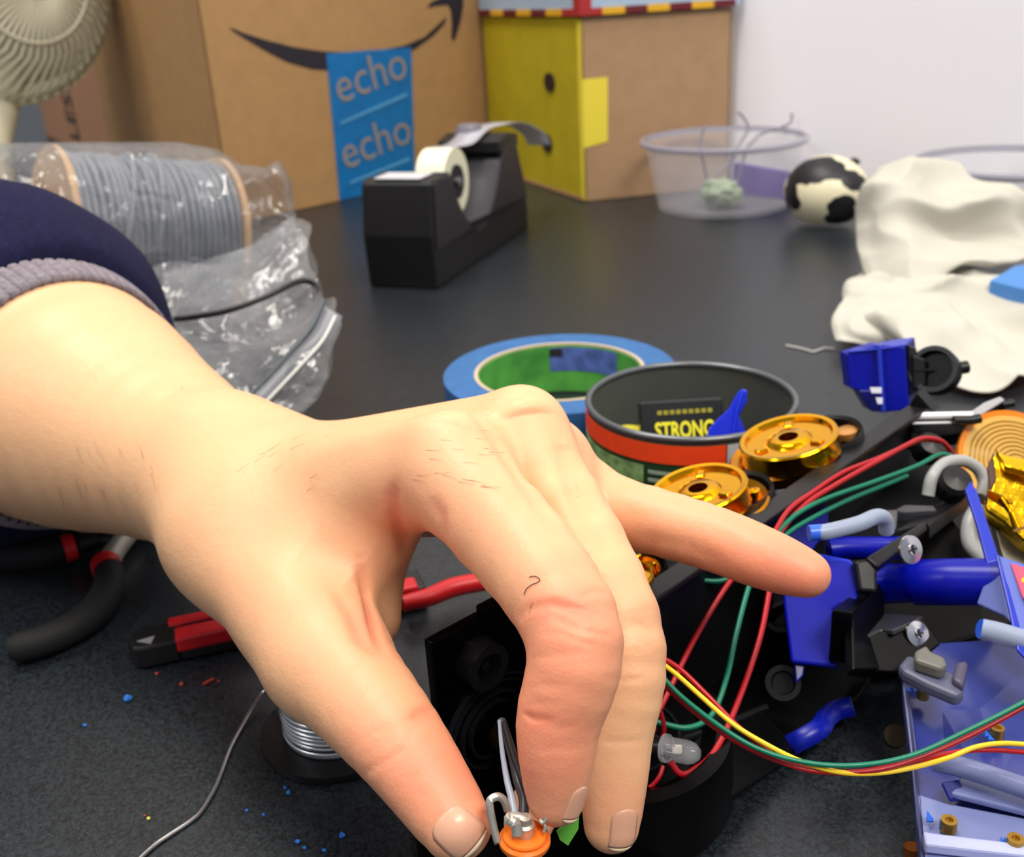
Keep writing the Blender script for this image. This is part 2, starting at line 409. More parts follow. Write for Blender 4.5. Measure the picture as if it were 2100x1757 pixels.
person = thing('person', "person's bare left forearm and hand in a navy sleeve, pinching a metal audio jack", 'person', D(475, 985, .326))
arm = mesh('forearm_and_hand', [Vector(p) for p in hv], [tuple(map(int, q)) for q in hf], mskin, person, smooth=True)
bm = bmesh.new(); bm.from_mesh(arm.data)
for _ in range(2): bmesh.ops.subdivide_edges(bm, edges=bm.edges[:], cuts=1, use_grid_fill=True)
bm.to_mesh(arm.data); bm.free()
co = np.empty(len(arm.data.vertices)*3); arm.data.vertices.foreach_get('co', co); co = co.reshape(-1, 3); og = np.array(WL[arm.name])
def mnormals(me):
    me.update(); a = np.empty(len(me.vertices)*3, np.float32); me.vertex_normals.foreach_get('vector', a); return a.reshape(-1, 3).astype(float)
co = co+og; sg = 1 if (mnormals(arm.data)[::50]*grad(base_sdf, co[::50])).sum() > 0 else -1
for it in range(4):
    nn = mnormals(arm.data)*sg; s_ = (base_sdf if it < 2 else sdf)(co); co = co-nn*np.clip(s_, -.004, .004)[:, None]*(.95 if it < 3 else .7)
    arm.data.vertices.foreach_set('co', (co-og).ravel())
fl = np.zeros(len(co))
for (px, py, d, r, a) in ((985, 1640, .215, .020, .75), (870, 1540, .225, .018, .55), (1130, 1580, .205, .019, .7), (1165, 1270, .20, .018, .6), (1110, 1420, .205, .018, .45),
                          (860, 1080, .255, .017, .75), (950, 1130, .24, .018, .4), (1290, 1700, .232, .014, .55), (1600, 1200, .25, .02, .85), (1450, 1140, .268, .02, .55), (1680, 1190, .25, .014, .6),
                          (760, 1540, .232, .016, .45), (760, 1300, .255, .02, .5), (1310, 1290, .235, .013, .35), (1290, 1060, .28, .018, .35), (520, 1150, .28, .03, .25), (1000, 1000, .24, .012, .2), (1240, 1240, .21, .014, .35)):
    c = hit(px, py); fl += .62*a*np.exp(-(np.linalg.norm(co-c, axis=1)/r)**2)
for L_, w_, h_ in DET:
    if h_ > .00045 and w_ < .0026:
        q_, ww_ = polydist(co, L_); fl += min(.55, h_*420)*ww_*np.exp(-(q_/.0024)**2)
arm.data.vertices.foreach_set('co', (co-og).ravel())
at = arm.data.attributes.new('flush', 'FLOAT', 'POINT'); at.data.foreach_set('value', np.clip(fl, 0, 1).astype(np.float32))
for p in arm.data.polygons: p.use_smooth = True
arm.data.update()
# nails
mnail = mat('fingernail', (226, 164, 136), rough=.34, coat=.15, sss=.2, bump=.1, bump_scale=500)
mnailtip = mat('nail edge', (232, 206, 172), rough=.4)
def nail(px, py, dx, dy, L, W, fn=sdf, tip=True, shift=0):
    """nail centred at image point, growing along image direction (dx,dy)"""
    c = Vector(hit(px, py)); n = Vector(grad(base_sdf, np.array([c]))[0])
    t = (RT*dx-UP*dy); t = (t-n*t.dot(n)).normalized(); s = n.cross(t)
    NU, NV = 10, 16; vs = []; fs = []
    for j in range(NV+1):
        v_ = j/NV; ww = W*math.sqrt(max(.02, 1-max(0, (.28-v_)/.29)**2))*math.sqrt(max(.05, 1-max(0, (v_-.78)/.23)**2.4))
        for i in range(NU+1):
            u_ = i/NU*2-1; q = c+t*((v_-.5)*L)+s*(u_*ww/2)+n*.006
            # drop onto the skin along -n
            p = np.array(q); nn = np.array(n)
            for _ in range(25):
                dd = base_sdf(p[None])[0]; p = p-nn*dd*.8
                if dd < 1e-5: break
            lift = .00022*(1-abs(u_)**3)+.00002*(v_ > .1)-.0001*(v_ < .06)+(.0003*max(0, v_-.8)/.2)
            vs.append(Vector(p)+n*lift)
    for j in range(NV):
        for i in range(NU): a = j*(NU+1)+i; fs.append((a, a+1, a+NU+2, a+NU+1))
    k = int(NV*.88)*NU
    o = mesh('fingernail', vs, fs[:k], mnail, person, smooth=True)
    sm = o.modifiers.new('thick', 'SOLIDIFY'); sm.thickness = .0003; sm.offset = -1
    o2 = mesh('nail_edge', vs, fs[k:], mnailtip, o, smooth=True); sm = o2.modifiers.new('thick', 'SOLIDIFY'); sm.thickness = .0003; sm.offset = -1
nail(944, 1714, .72, .70, .0105, .0092)
nail(1184, 1652, -.1, 1, .0085, .0050)
nail(1282, 1706, -.05, 1, .0105, .0068)
# sleeve and cuff
ax = Vector(K['mid'][0]-K['fore'][0]).normalized(); c0 = Vector(K['fore'][0]); 
mnavy = mat('navy sleeve knit', (30, 30, 62), rough=.95, noise_amt=.3, noise_scale=400, bump=.5, bump_scale=900, spec=.2)
mcuff = mat('grey rib knit', (138, 130, 138), rough=.95, noise_amt=.3, noise_scale=500, bump=.4, bump_scale=900, spec=.2)
def sleeve(name, s0, s1, dr, m, ribs=0, th=.002, par=None, n=160, steps=12):
    vs = []; fs = []; x, y, a = frame(ax)
    for j in range(steps+1):
        s = s0+(s1-s0)*j/steps; cc = c0+ax*s
        if s < 0:
            el = Vector(K['elbow'][0]); L_ = (c0-el).length; cc = c0+(el-c0)/L_*(-s)
        bulge = math.sin(math.pi*j/steps)
        if not ribs: bulge = min(1, max(0, (s1-s)/.035))**.7
        rr = K['fore'][1]+(K['mid'][1]-K['fore'][1])*max(0, s)/.07+dr+th*bulge
        for k in range(n):
            an = 2*math.pi*k/n; r = rr+(ribs and .0006*math.sin(an*75))
            if not ribs: r += .0025*noise.noise(Vector((math.cos(an)*2, math.sin(an)*2, s*30)))
            vs.append(cc+(x*math.cos(an)+y*math.sin(an))*r)
    for j in range(steps):
        for k in range(n): k2 = (k+1) % n; fs.append((j*n+k, j*n+k2, (j+1)*n+k2, (j+1)*n+k))
    o = mesh(name, vs, fs, m, par or person, smooth=True); q = o.modifiers.new('thick', 'SOLIDIFY'); q.thickness = .0025; q.offset = 1; return o
slv = sleeve('sleeve', -.13, .019, .0052, mnavy, 0, .018, steps=20)
sleeve('cuff', .016, .034, .0045, mcuff, 1, .001, slv, n=450, steps=6)
# the loose dark hair on the index finger
hp = [(1075, 1219), (1079, 1208), (1090, 1199), (1102, 1194), (1107, 1189), (1102, 1183), (1092, 1181), (1085, 1184)]
tube('stray_hair', [Vector(hit(*q))+(CAM-Vector(hit(*q))).normalized()*.0003 for q in hp], .00009, mat('dark hair', (40, 25, 20), rough=.5), person, n=5, sp=5)

# a few fine hairs on the back of the hand and the wrist
rng = random.Random(3); hb = MB()
for (x0, y0, x1, y1, n_, dx, dy) in ((840, 870, 1010, 1000, 26, 1, .08), (480, 900, 700, 1010, 16, .8, -.45), (120, 880, 330, 1010, 16, .3, .9)):
    for _ in range(n_):
        x = rng.uniform(x0, x1); y = rng.uniform(y0, y1); l_ = rng.uniform(18, 42); w_ = rng.uniform(-.15, .15); P_ = []
        for t in (0, .5, 1):
            q = Vector(hit(x+dx*l_*t, y+(dy+w_*t)*l_*t)); P_.append(q+(CAM-q).normalized()*(.0001+.0004*t))
        hb.add(*g_tube(P_, [.00004, .00003, .00002], 3))
hr_ = hb.build('fine_hair', mat('fine hair', (96, 66, 46), rough=.6), person); hr_['kind'] = 'stuff'
# ------------------------------------------------------------------ cardboard boxes
VZ = Vector((0, 0, 1))
def carton_faces(A, B, C, h, m, parent, th=.004, names=('right_panel', 'left_panel')):
    """A near bottom corner, B far right, C far left: four upright walls with thickness"""
    Dd = B+C-A; o = []
    for nm, p, q, inn in ((names[0], A, B, C), (names[1], A, C, B), ('back_panel', B, Dd, A), ('back_panel', C, Dd, A)):
        t = (inn-A if nm in names else inn-(p if p is not C else C)); t = (A-p if nm == 'back_panel' else inn-A).normalized()*th
        if nm == 'back_panel': t = ((A-B) if p is B else (A-C)).normalized()*th
        v, f = g_prism([p, q, q+VZ*h, p+VZ*h], t); o.append(mesh(nm, v, f, m, parent, bevel=.0012))
    return o
kraft = mat('kraft board', (182, 142, 96), rough=.8, noise_amt=.08, noise_scale=60, bump=.15, bump_scale=25, bdist=.002, spec=.25)
kraft2 = mat('pale kraft board', (176, 142, 108), rough=.8, noise_amt=.08, noise_scale=60, bump=.15, bump_scale=25, bdist=.002, spec=.25)
mink = mat('black print', (38, 34, 44), rough=.7)
A = Z(478, 460); B = Z(1014, 344); C = Z(236, 348)
ebx = thing('shipping_box', 'large brown shipping box printed with a black curved arrow and blue label tape', 'box', A)
HB = .46
fr = carton_faces(A, B, C, HB, kraft, ebx)
def on_plane(px, py, P, N, off=0):
    r = ray(px, py); t = (P-CAM).dot(N)/r.dot(N); return CAM+r*t-N*off
def face_normal(A, B):
    n = (B-A).normalized().cross(VZ); return n if n.dot(CAM-A) < 0 else -n       # points away from the viewer
N1 = face_normal(A, B); U1 = (B-A).normalized()
def decal(name, pix, A, N, m, parent, off=.0006, th=.0004, **k):
    return prism(name, [on_plane(x, y, A, N, off) for x, y in pix], N*th, m, parent, bevel=0, **k)
sm_up = [(470, 55), (500, 68), (545, 82), (600, 96), (660, 105), (720, 108), (780, 103), (830, 93), (870, 76), (905, 44), (915, 34)]
sm_lo = [(912, 48), (890, 72), (855, 98), (820, 120), (760, 138), (700, 146), (640, 142), (590, 128), (550, 108), (510, 84), (478, 64)]
decal('printed_curve', sm_up+sm_lo, A, N1, mink, fr[0])
decal('printed_arrowhead', [(872, -14), (948, -18), (950, 10), (944, 45), (932, 84), (925, 80), (926, 50), (924, 22), (918, 10), (895, 12), (875, 16), (884, 4), (905, -6)], A, N1, mink, fr[0])
mblue = mat('blue label tape', (20, 118, 190), rough=.35, noise_amt=.12, noise_scale=80)
decal('label_tape', [(668, 110), (842, 97), (850, 377), (736, 402), (696, 411)], A, N1, mblue, fr[0], off=.0012)
mtan = mat('tan print', (150, 140, 134), rough=.6)
for (x0, y0, x1, y1) in ((692, 214, 842, 153), (704, 349, 850, 286)):
    o_ = on_plane(x0, y0, A, N1, .0020); x_ = on_plane(x1, y1, A, N1, .0020)-o_; up_ = N1.cross(x_) if N1.cross(x_).z > 0 else -N1.cross(x_)
    text('lettering', 'echo', o_, x_, up_, x_.length/2.03, mtan, fr[0])
mlb = mat('pale blue print', (90, 165, 215), rough=.5)
for (a_, b_) in (((697, 250), (832, 190)), ((716, 372), (838, 322))):
    decal('pale_stripe', [a_, b_, (b_[0], b_[1]+7), (a_[0], a_[1]+5)], A, N1, mlb, fr[0], off=.002)
N2 = face_normal(A, C)
# a second carton stands behind it to the left
Ab = Z(252, 352); Cb = Z(92, 279); Db = C+(C-A).normalized()*.004
u2 = (Cb-Ab).normalized(); n2b = VZ.cross(u2); n2b = n2b if n2b.dot(CAM-Ab) < 0 else -n2b
bx2 = thing('back_carton', 'pinkish brown carton with worn black lettering, behind the big box near the fan', 'box', Ab)
kraft3 = mat('pinkish kraft board', (196, 146, 112), rough=.8, noise_amt=.08, noise_scale=60, spec=.25)
q0 = Ab+n2b*.003+u2*.045; LL = (Cb-Ab).length
carton_faces(q0, q0+(B-A).normalized()*.16, Cb+n2b*.003, .46, kraft3, bx2)
o_ = on_plane(166, 292, q0, n2b, .001); y_ = on_plane(120, 168, q0, n2b, .001)-o_
text('worn_lettering', 'LESS', o_, VZ, u2, .052, mink, bx2, sy=2.2)
# yellow sided box
A2 = Z(1200, 414); B2 = Z(1492, 385); C2 = Z(1012, 349); C2 = A2+(C2-A2)*1.03
ybx = thing('carton', 'smaller carton with a yellow left side with two finger holes and kraft right side', 'box', A2)
H2 = Hz(A2, 36)
yel = mat('yellow card', (188, 170, 34), rough=.75, noise_amt=.12, noise_scale=30, bump=.12, bump_scale=40, bdist=.002, spec=.2)
fr2 = carton_faces(A2, B2, C2, H2, kraft2, ybx); fr2[1].data.materials[0] = yel
N3 = face_normal(A2, B2); N4 = face_normal(A2, C2)
decal('yellow_flap', [(1193, 163), (1246, 158), (1246, 290), (1196, 304)], A2, N3, mat('bright yellow card', (236, 216, 66), rough=.7), fr2[0], th=.0008)
decal('corner_strip', [(1184, 42), (1192, 42), (1201, 411), (1194, 407)], A2, N4, mat('bright yellow card', (0, 0, 0)), fr2[1], off=.001)
for (hx, hy) in ((1128, 168), (1123, 293)):
    c_ = on_plane(hx, hy, A2, N4, .0016); X_ = (C2-A2).normalized(); q = [c_+X_*math.cos(a)*.013+VZ*math.sin(a)*.0095 for a in [2*math.pi*k/20 for k in range(20)]]
    prism('finger_hole', q, N4*.0012, mat('hole dark', (45, 22, 10), rough=.9), fr2[1], bevel=0)
decal('floor_edge_strip', [(1012, 343), (1198, 404), (1198, 411), (1012, 349)], A2, N4, kraft, fr2[1], off=.0012)
# patterned box on top of it
pb0 = A2+VZ*(H2+.0015)
pbx = thing('patterned_box', 'pale blue box with red and yellow checked trim standing on the yellow sided carton', 'box', pb0)
lb = mat('pale blue card', (168, 190, 212), rough=.6); red = mat('brick red card', (170, 40, 40), rough=.6); dred = mat('maroon card', (105, 24, 34), rough=.6); gold_c = mat('amber card', (226, 172, 34), rough=.6)
e1 = (B2-A2); e2 = (C2-A2); a0 = pb0-e1*.02-e2*.02; HP = .12
v, f = g_prism([a0, a0+e1*1.05, a0+e1*1.05+e2*1.02, a0+e2*1.02], VZ*HP); mesh('box_body', v, f, lb, pbx, bevel=.001)
for e, nn in ((e1, N3), (e2, N4)):
    L_ = e.length*1.02; u = e.normalized(); n_ = 7
    for k in range(n_):
        c = (dred, gold_c)[k % 2] if k else red
        p = a0-nn*.0008+u*(L_*k/n_); v, f = g_prism([p, p+u*(L_/n_), p+u*(L_/n_)+VZ*.0065, p+VZ*.0065], nn*.0009)
        mesh('trim_block', v, f, c, pbx)
    p = a0-nn*.001; v, f = g_prism([p, p+u*.012, p+u*.012+VZ*HP, p+VZ*HP], nn*.0011); mesh('corner_band', v, f, red, pbx)
# ------------------------------------------------------------------ tape dispenser
O = Z(897, 594); UU = Z(1084, 466)-O; VV = Z(762, 584)-O; L = UU.length; u = UU.normalized(); vv = (VV-u*VV.dot(u)).normalized(); W = .058
hf_ = Hz(O, 372); hr = Hz(O+u*L*.84, 283)
td = thing('tape_dispenser', 'black desktop tape dispenser holding a white roll in front of the boxes', 'tape dispenser', O)
mblk = mat('black satin plastic', (20, 20, 23), rough=.42, noise_amt=.2, noise_scale=300)
mgry = mat('dark grey moulded plastic', (62, 60, 66), rough=.5)
def uw(a, z, b=0): return O+u*(a*L)+VZ*z+vv*b
prof = [(.0, 0), (.0, .006), (-.01, hf_*.5), (.02, hf_*.97), (.05, hf_)]
prof += [(.17, hf_*.98)]
for k in range(1, 12):
    t = k/12; prof.append((.17+(.74-.17)*t, hf_*.98+(hr-hf_*.98)*t**1.8 - math.sin(math.pi*min(1, t*1.02))**.8*hf_*.70))
prof += [(.76, hr*.98), (.86, hr), (.90, hr*.93), (.97, hr*.55), (1.0, .02), (1.0, 0)]
side_t = .006
v, f = g_prism([uw(a, z) for a, z in prof], vv*W); body = mesh('dispenser_body', v, f, mblk, td, bevel=.002, segs=3)
# a paler liner sits in the well
arc = [(a, z) for a, z in prof[5:17]]
vs = []; fs = []
for i, (a, z) in enumerate(arc):
    vs += [uw(a, z+.0012, -.0004), uw(a, z+.0012, W+.0004)]
    if i: fs.append((2*i-2, 2*i-1, 2*i+1, 2*i))
o = mesh('well_liner', vs, fs, mgry, td, smooth=True); q = o.modifiers.new('t', 'SOLIDIFY'); q.thickness = .0015
sidec = prism('side_panel', [uw(a*.97+.012, z*.97+.001) for a, z in prof[3:-2]]+[uw(.98, .03), uw(.02, .03)], -vv*.0012, mat('charcoal plastic', (36, 34, 39), rough=.5), td, bevel=.0004)
box('weight_label', uw(.03, hf_+.0002, .010), u*L*.12, vv*.038, VZ*.0008, mat('silver strip', (205, 205, 210), rough=.4), td)
# core hub, roll, cutter, tail
rc = D(917, 368, 1); rcz = hf_*.99; ctr = uw(.42, hf_*.98-.015, W*.5); ra = Hz(uw(.42, 0, W/2), 303)-rcz
ra = max(.027, min(.045, ra))
roll = lathe('tape_roll', ctr-vv*.0125, vv, [(ra*.52, 0), (ra, 0), (ra, .025), (ra*.52, .025)], mat('white tape roll', (236, 234, 205), rough=.45, noise_amt=.05), td, close=True, n=64)
lathe('roll_core', ctr-vv*.014, vv, [(.0001, 0), (ra*.50, 0), (ra*.50, .028), (.0001, .028)], mblk, td, n=32)
lathe('axle_cap', ctr-vv*.0165, vv, [(.0001, 0), (ra*.16, .0004), (ra*.16, .004)], mat('chrome dull', (180, 180, 185), rough=.3, metal=1), td, n=24)
prism('cutter_block', [uw(.70, hr*.90), uw(.70, hr*1.02), uw(.80, hr*1.07), uw(.92, hr*1.02), uw(.92, hr*.9)], vv*W, mblk, td, bevel=.001)
tape_m = mat('matte clear tape', (196, 194, 204), rough=.3, alpha=.75)
tp = [uw(.44, hf_*.98-.015+ra*1.0, W*.5), uw(.62, hr*1.03, W*.5), uw(.78, hr*1.10, W*.5), uw(.92, hr*1.10, W*.5), uw(1.14, hr*1.06, W*.40), uw(1.30, hr*.90, W*.25), uw(1.36, hr*.74, W*.2)]
tp = spline(tp, 6); vs = []; fs = []
for i, p in enumerate(tp):
    vs += [p-vv*.012, p+vv*.012]
    if i: fs.append((2*i-2, 2*i-1, 2*i+1, 2*i))
o = mesh('tape_tail', vs, fs, tape_m, td, smooth=True); q = o.modifiers.new('t', 'SOLIDIFY'); q.thickness = .0003
lathe('front_knob', uw(.80, hr*1.05, W*.62), VZ, [(.0001, .009), (.010, .009), (.013, .003), (.013, 0)], mat('grey cap', (120, 116, 128), rough=.35), td, n=32)
# ------------------------------------------------------------------ round clear containers
clear = mat('clear plastic', (235, 235, 245), rough=.08, alpha=.13, spec=.9)
clearrim = mat('clear plastic rim', (165, 163, 180), rough=.12, alpha=.62, spec=.7)
def tub(cx, cy, rpx, hpx_top, label, grp=None):
    base = Z(cx, cy); d = proj(base)[2]; r = rpx*d/F; h = Hz(base, hpx_top)
    t = thing('deli_container', label, 'container', base)
    lathe('container_wall', base, VZ, [(.0005, .001), (r*.80, .001), (r*.82, .004), (r*.98, h*.93), (r*1.0, h*.93), (r*1.0, h), (r*.985, h), (r*.965, h*.94), (r*.805, .005), (.0005, .003)], clear, t, n=72)
    lathe('rim', base+VZ*(h*.92), VZ, [(r*.985, 0), (r*1.03, 0), (r*1.045, .0015), (r*1.045, h*.06), (r*1.02, h*.08), (r*.99, h*.08)], clearrim, t, n=72, close=True)
    return base, r, h, t
bs, r_, h_, _t = tub(1480, 424, 160, 280, 'round clear plastic container with bent wires and a green wad inside, beside the kraft carton')
tub(2052, 510, 180, 325, 'empty round clear plastic container at right, behind the white paper towel')
wm = mat('grey wire', (120, 118, 130), rough=.4, metal=.5)
pw = lambda x, y, k=0: on_plane(x, y, bs-Vector(FW.x*k and (FW.x, FW.y, 0) or (0, 0, 0))*0, FW)
for i, pts in enumerate(([(1440, 320), (1438, 290), (1444, 262), (1448, 258)], [(1500, 330), (1520, 290), (1535, 262), (1520, 235), (1512, 232)], [(1530, 310), (1545, 290), (1560, 275), (1600, 262), (1622, 250), (1624, 232)], [(1455, 400), (1470, 360), (1500, 330), (1512, 300)])):
    P_ = [on_plane(x, y, bs, FW) for x, y in pts]; lowp = bs+Vector((P_[0].x-bs.x, P_[0].y-bs.y, 0))*.5+VZ*.006
    tag(tube('bent_wire', [lowp]+P_, .0012, wm), ('short pale wire, leftmost in the clear container with the green wad', 'wire with a hooked top rising highest from the middle of the left container', 'zigzag wire reaching furthest right out of the left clear container', 'low wire leaning across the bottom of the left clear container')[i], 'wire', 'bent wires in the round clear container')
gw = bmesh.new(); bmesh.ops.create_icosphere(gw, subdivisions=4, radius=1)
vs = [bs-RT*.004-Vector((FW.x, FW.y, 0))*.018+VZ*.016+Vector((v.co.x*.020, v.co.y*.018, v.co.z*.013))*(1+.35*noise.noise(v.co*3)) for v in gw.verts]; fs = [tuple(x.index for x in f_.verts) for f_ in gw.faces]; gw.free()
tag(mesh('green_wad', vs, fs, mat('pale green foam', (150, 165, 140), rough=.8), smooth=True), 'pale green crumpled wad inside the left clear container', 'wad')
# purple paper
NY = Vector((0, 1, 0))
pp0 = Z(1480, 400); pp1 = on_plane(1606, 388, pp0, Vector((0, 1, 0))) 
prism('purple', [on_plane(1502, 402, pp0, NY, 0), on_plane(1622, 410, pp0, NY, 0), on_plane(1612, 352, pp0, NY, 0), on_plane(1504, 334, pp0, NY, 0)], NY*.006, mat('purple card', (98, 78, 158), rough=.6), None, bevel=.001).name = 'purple_packet'
tag(bpy.data.objects['purple_packet'], 'small purple packet behind the left clear container by the spotted ball', 'packet')
# ------------------------------------------------------------------ spotted stress toy
cb = Z(1690, 462); dcb = proj(cb)[2]; rb = 74*dcb/F
cow = thing('stress_ball', 'cream squeeze ball with black cow spots beside the crumpled towel', 'ball', cb)
ctr = cb+VZ*rb*.92-Vector((0, 0, 0))
bm = bmesh.new(); bmesh.ops.create_icosphere(bm, subdivisions=6, radius=1)
dirs = []
for (x, y, rr) in ((1668, 338, 45), (1640, 345, 40), (1700, 340, 34), (1622, 398, 27), (1608, 430, 24), (1628, 415, 22), (1742, 364, 26), (1758, 372, 20), (1720, 425, 30), (1732, 445, 26), (1712, 448, 24)):
    r0 = ray(x, y).normalized(); oc = CAM-ctr; bq = oc.dot(r0); cq = oc.dot(oc)-rb*rb*1.08; dq = bq*bq-cq
    dirs.append(((CAM+r0*(-bq-math.sqrt(max(dq, 0)))-ctr).normalized(), 0.88*rr/74))
for k in range(14): 
    a = Vector((random.gauss(0, 1), random.gauss(0, 1)+.8, random.gauss(0, 1))).normalized()
    if a.dot(-FW) < -.5: dirs.append((a, .38))
vs = []
for v in bm.verts:
    c = v.co.copy(); s = 1.0
    sq = 1.08-.06*abs(c.z)**2
    if c.z < -.75: c.z = -.75-(c.z+.75)*-.25
    vs.append(ctr+Vector((c.x*1.10*sq, c.y*1.02, c.z*.98))*rb)
fs = [tuple(x.index for x in f_.verts) for f_ in bm.faces]; nv = [v.co.copy() for v in bm.verts]; bm.free()
o = mesh('ball_body', vs, fs, mat('cream foam rubber', (232, 224, 190), rough=.4), cow, smooth=True)
mk = mat('black spot paint', (26, 25, 30), rough=.45); o.data.materials.append(mk)
for p in o.data.polygons:
    c = sum((nv[i] for i in p.vertices), Vector())/len(p.vertices); c.normalize()
    for d_, rr in dirs:
        if (c-d_).length < rr*(1+.25*noise.noise(c*5)): p.material_index = 1
tube('tail_stub', [on_plane(1738, 338, ctr, FW), on_plane(1752, 330, ctr, FW), on_plane(1760, 337, ctr, FW)], .003, mk, cow)
# ------------------------------------------------------------------ fan
mfan = mat('ivory fan plastic', (206, 202, 180), rough=.4)
fb = Z(-30, 462); fd = proj(fb)[2]
fan = thing('desk_fan', 'ivory desk fan with a round ribbed guard beside the big shipping box', 'fan', fb)
fc = on_plane(-8, -48, fb, FW); fr_ = 252*fd/F; fax = ((CAM-fc).normalized()+RT*.85+VZ*.02).normalized()
lathe('guard_ring', fc, fax, [(fr_*.97, -.012), (fr_*1.0, -.012), (fr_*1.0, .012), (fr_*.97, .012)], mfan, fan, close=True, n=80)
for k in range(56):
    a = 2*math.pi*k/56; X, Y, Ax = frame(fax); dd = X*math.cos(a)+Y*math.sin(a)
    tt = X*math.cos(a+.35)+Y*math.sin(a+.35)
    mesh('guard_wire', *g_tube([fc+tt*fr_*.15+Ax*.075, fc+(dd*.6+tt*.4)*fr_*.62+Ax*.062, fc+dd*fr_*.88+Ax*.036, fc+dd*fr_*.985+Ax*.004], .0024, 6), mfan, fan, smooth=True)
for rr, hh in ((.15, .075), (.5, .066)):
    v, f = g_lathe(fc+fax*hh, fax, [(fr_*rr-.002, -.001), (fr_*rr+.002, -.001), (fr_*rr+.002, .002), (fr_*rr-.002, .002)], 48, True); mesh('guard_hoop', v, f, mfan, fan, smooth=True)
lathe('guard_badge', fc+fax*.075, fax, [(.0001, .006), (fr_*.15, .004), (fr_*.17, 0), (fr_*.17, -.002)], mfan, fan)
lathe('rear_shell', fc-fax*.01, fax, [(.0001, -.11), (fr_*.4, -.10), (fr_*.85, -.05), (fr_*.985, 0), (fr_*.96, 0), (fr_*.8, -.045), (fr_*.38, -.09), (.0001, -.1)], mfan, fan, n=64)
for k in range(4):
    a = math.pi/2*k+.4; X, Y, Ax = frame(fax); c_, s_ = X*math.cos(a)+Y*math.sin(a), -X*math.sin(a)+Y*math.cos(a)
    vs = []; fs = []
    for i in range(7):
        for j in range(5): rr = fr_*(.15+.7*i/6); wv = (j/4-.5)*fr_*(.35+.4*i/6); vs.append(fc+c_*rr+s_*wv+Ax*(wv*.4-.02))
    for i in range(6):
        for j in range(4): fs.append((i*5+j, i*5+j+1, i*5+j+6, i*5+j+5))
    o = mesh('blade', vs, fs, mat('milky blade', (190, 188, 175), rough=.4), fan, smooth=True); q = o.modifiers.new('t', 'SOLIDIFY'); q.thickness = .002
tube('neck', [fc-fax*.05, fc-fax*.05-VZ*.10, on_plane(-25, 290, fb, FW), on_plane(-35, 340, fb, FW), fb+VZ*.02], [.035, .03, .024, .032, .03], mfan, fan, n=20)
lathe('base', fb, VZ, [(.0001, .034), (.05, .032), (.09, .020), (.105, .008), (.105, 0), (.0001, 0)], mfan, fan)
# ------------------------------------------------------------------ ribbon cable spool in a zip bag
def bpt(x, y, d): return D(x, y, d)
sp0 = bpt(122, 492, .68); sp1 = bpt(440, 500, .745); sax = (sp1-sp0).normalized(); SL = (sp1-sp0).length
Rs = 160*.70/F
# rest the spool on the bench
drop = min(sp0.z, sp1.z)-Rs*1.04-.002
sp0 = sp0+VZ*max(0, -drop); sp1 = sp1+VZ*max(0, -drop)
spool = thing('cable_spool', 'spool of flat grey wire inside the clear zip bag', 'spool', Vector(((sp0+sp1)/2).xy.to_3d()))
card = mat('tan fibreboard', (196, 160, 120), rough=.8)
for p, s in ((sp0, -1), (sp1, 1)):
    lathe('flange', p, sax*s, [(.012, 0), (Rs*1.06, 0), (Rs*1.06, .004), (.012, .004)], card, spool, close=True, n=64)
lathe('core', sp0, sax, [(.02, 0), (Rs*.965, 0), (Rs*.965, SL), (.02, SL)], mat('shaded cable gaps', (52, 56, 62), rough=.5), spool, close=True, n=32)  # dark colour stands in for the shade between the turns
gwm = mat('grey cable jacket', (120, 126, 134), rough=.38, noise_amt=.15, noise_scale=60)
NW = 24
for k in range(NW):
    c = sp0+sax*(SL*(k+.5)/NW); sk = frame(sax)[0]*.0
    tilt = (sax+VZ*.03*math.sin(k)).normalized()
    mesh('winding', *g_lathe(c, tilt, [(Rs*.93, -.0019), (Rs*(.985+.01*math.sin(k*2.1)), -.0021), (Rs*(1.0+.01*math.sin(k*2.1)), 0), (Rs*(.985+.01*math.sin(k*2.1)), .0021), (Rs*.93, .0019)], 56), gwm, spool, smooth=True)
# two turns crossing the rest
X, Y, Ax = frame(sax)
for off, sl in ((.25, .5), (.45, .35)):
    pts = []
    for i in range(40):
        a = 2*math.pi*i/39; pts.append(sp0+sax*(SL*(off+sl*.5*math.sin(a/2)))+(X*math.cos(a)+Y*math.sin(a))*(Rs*1.015))
    tube('crossing_turn', pts, .0022, gwm, spool, sp=2)
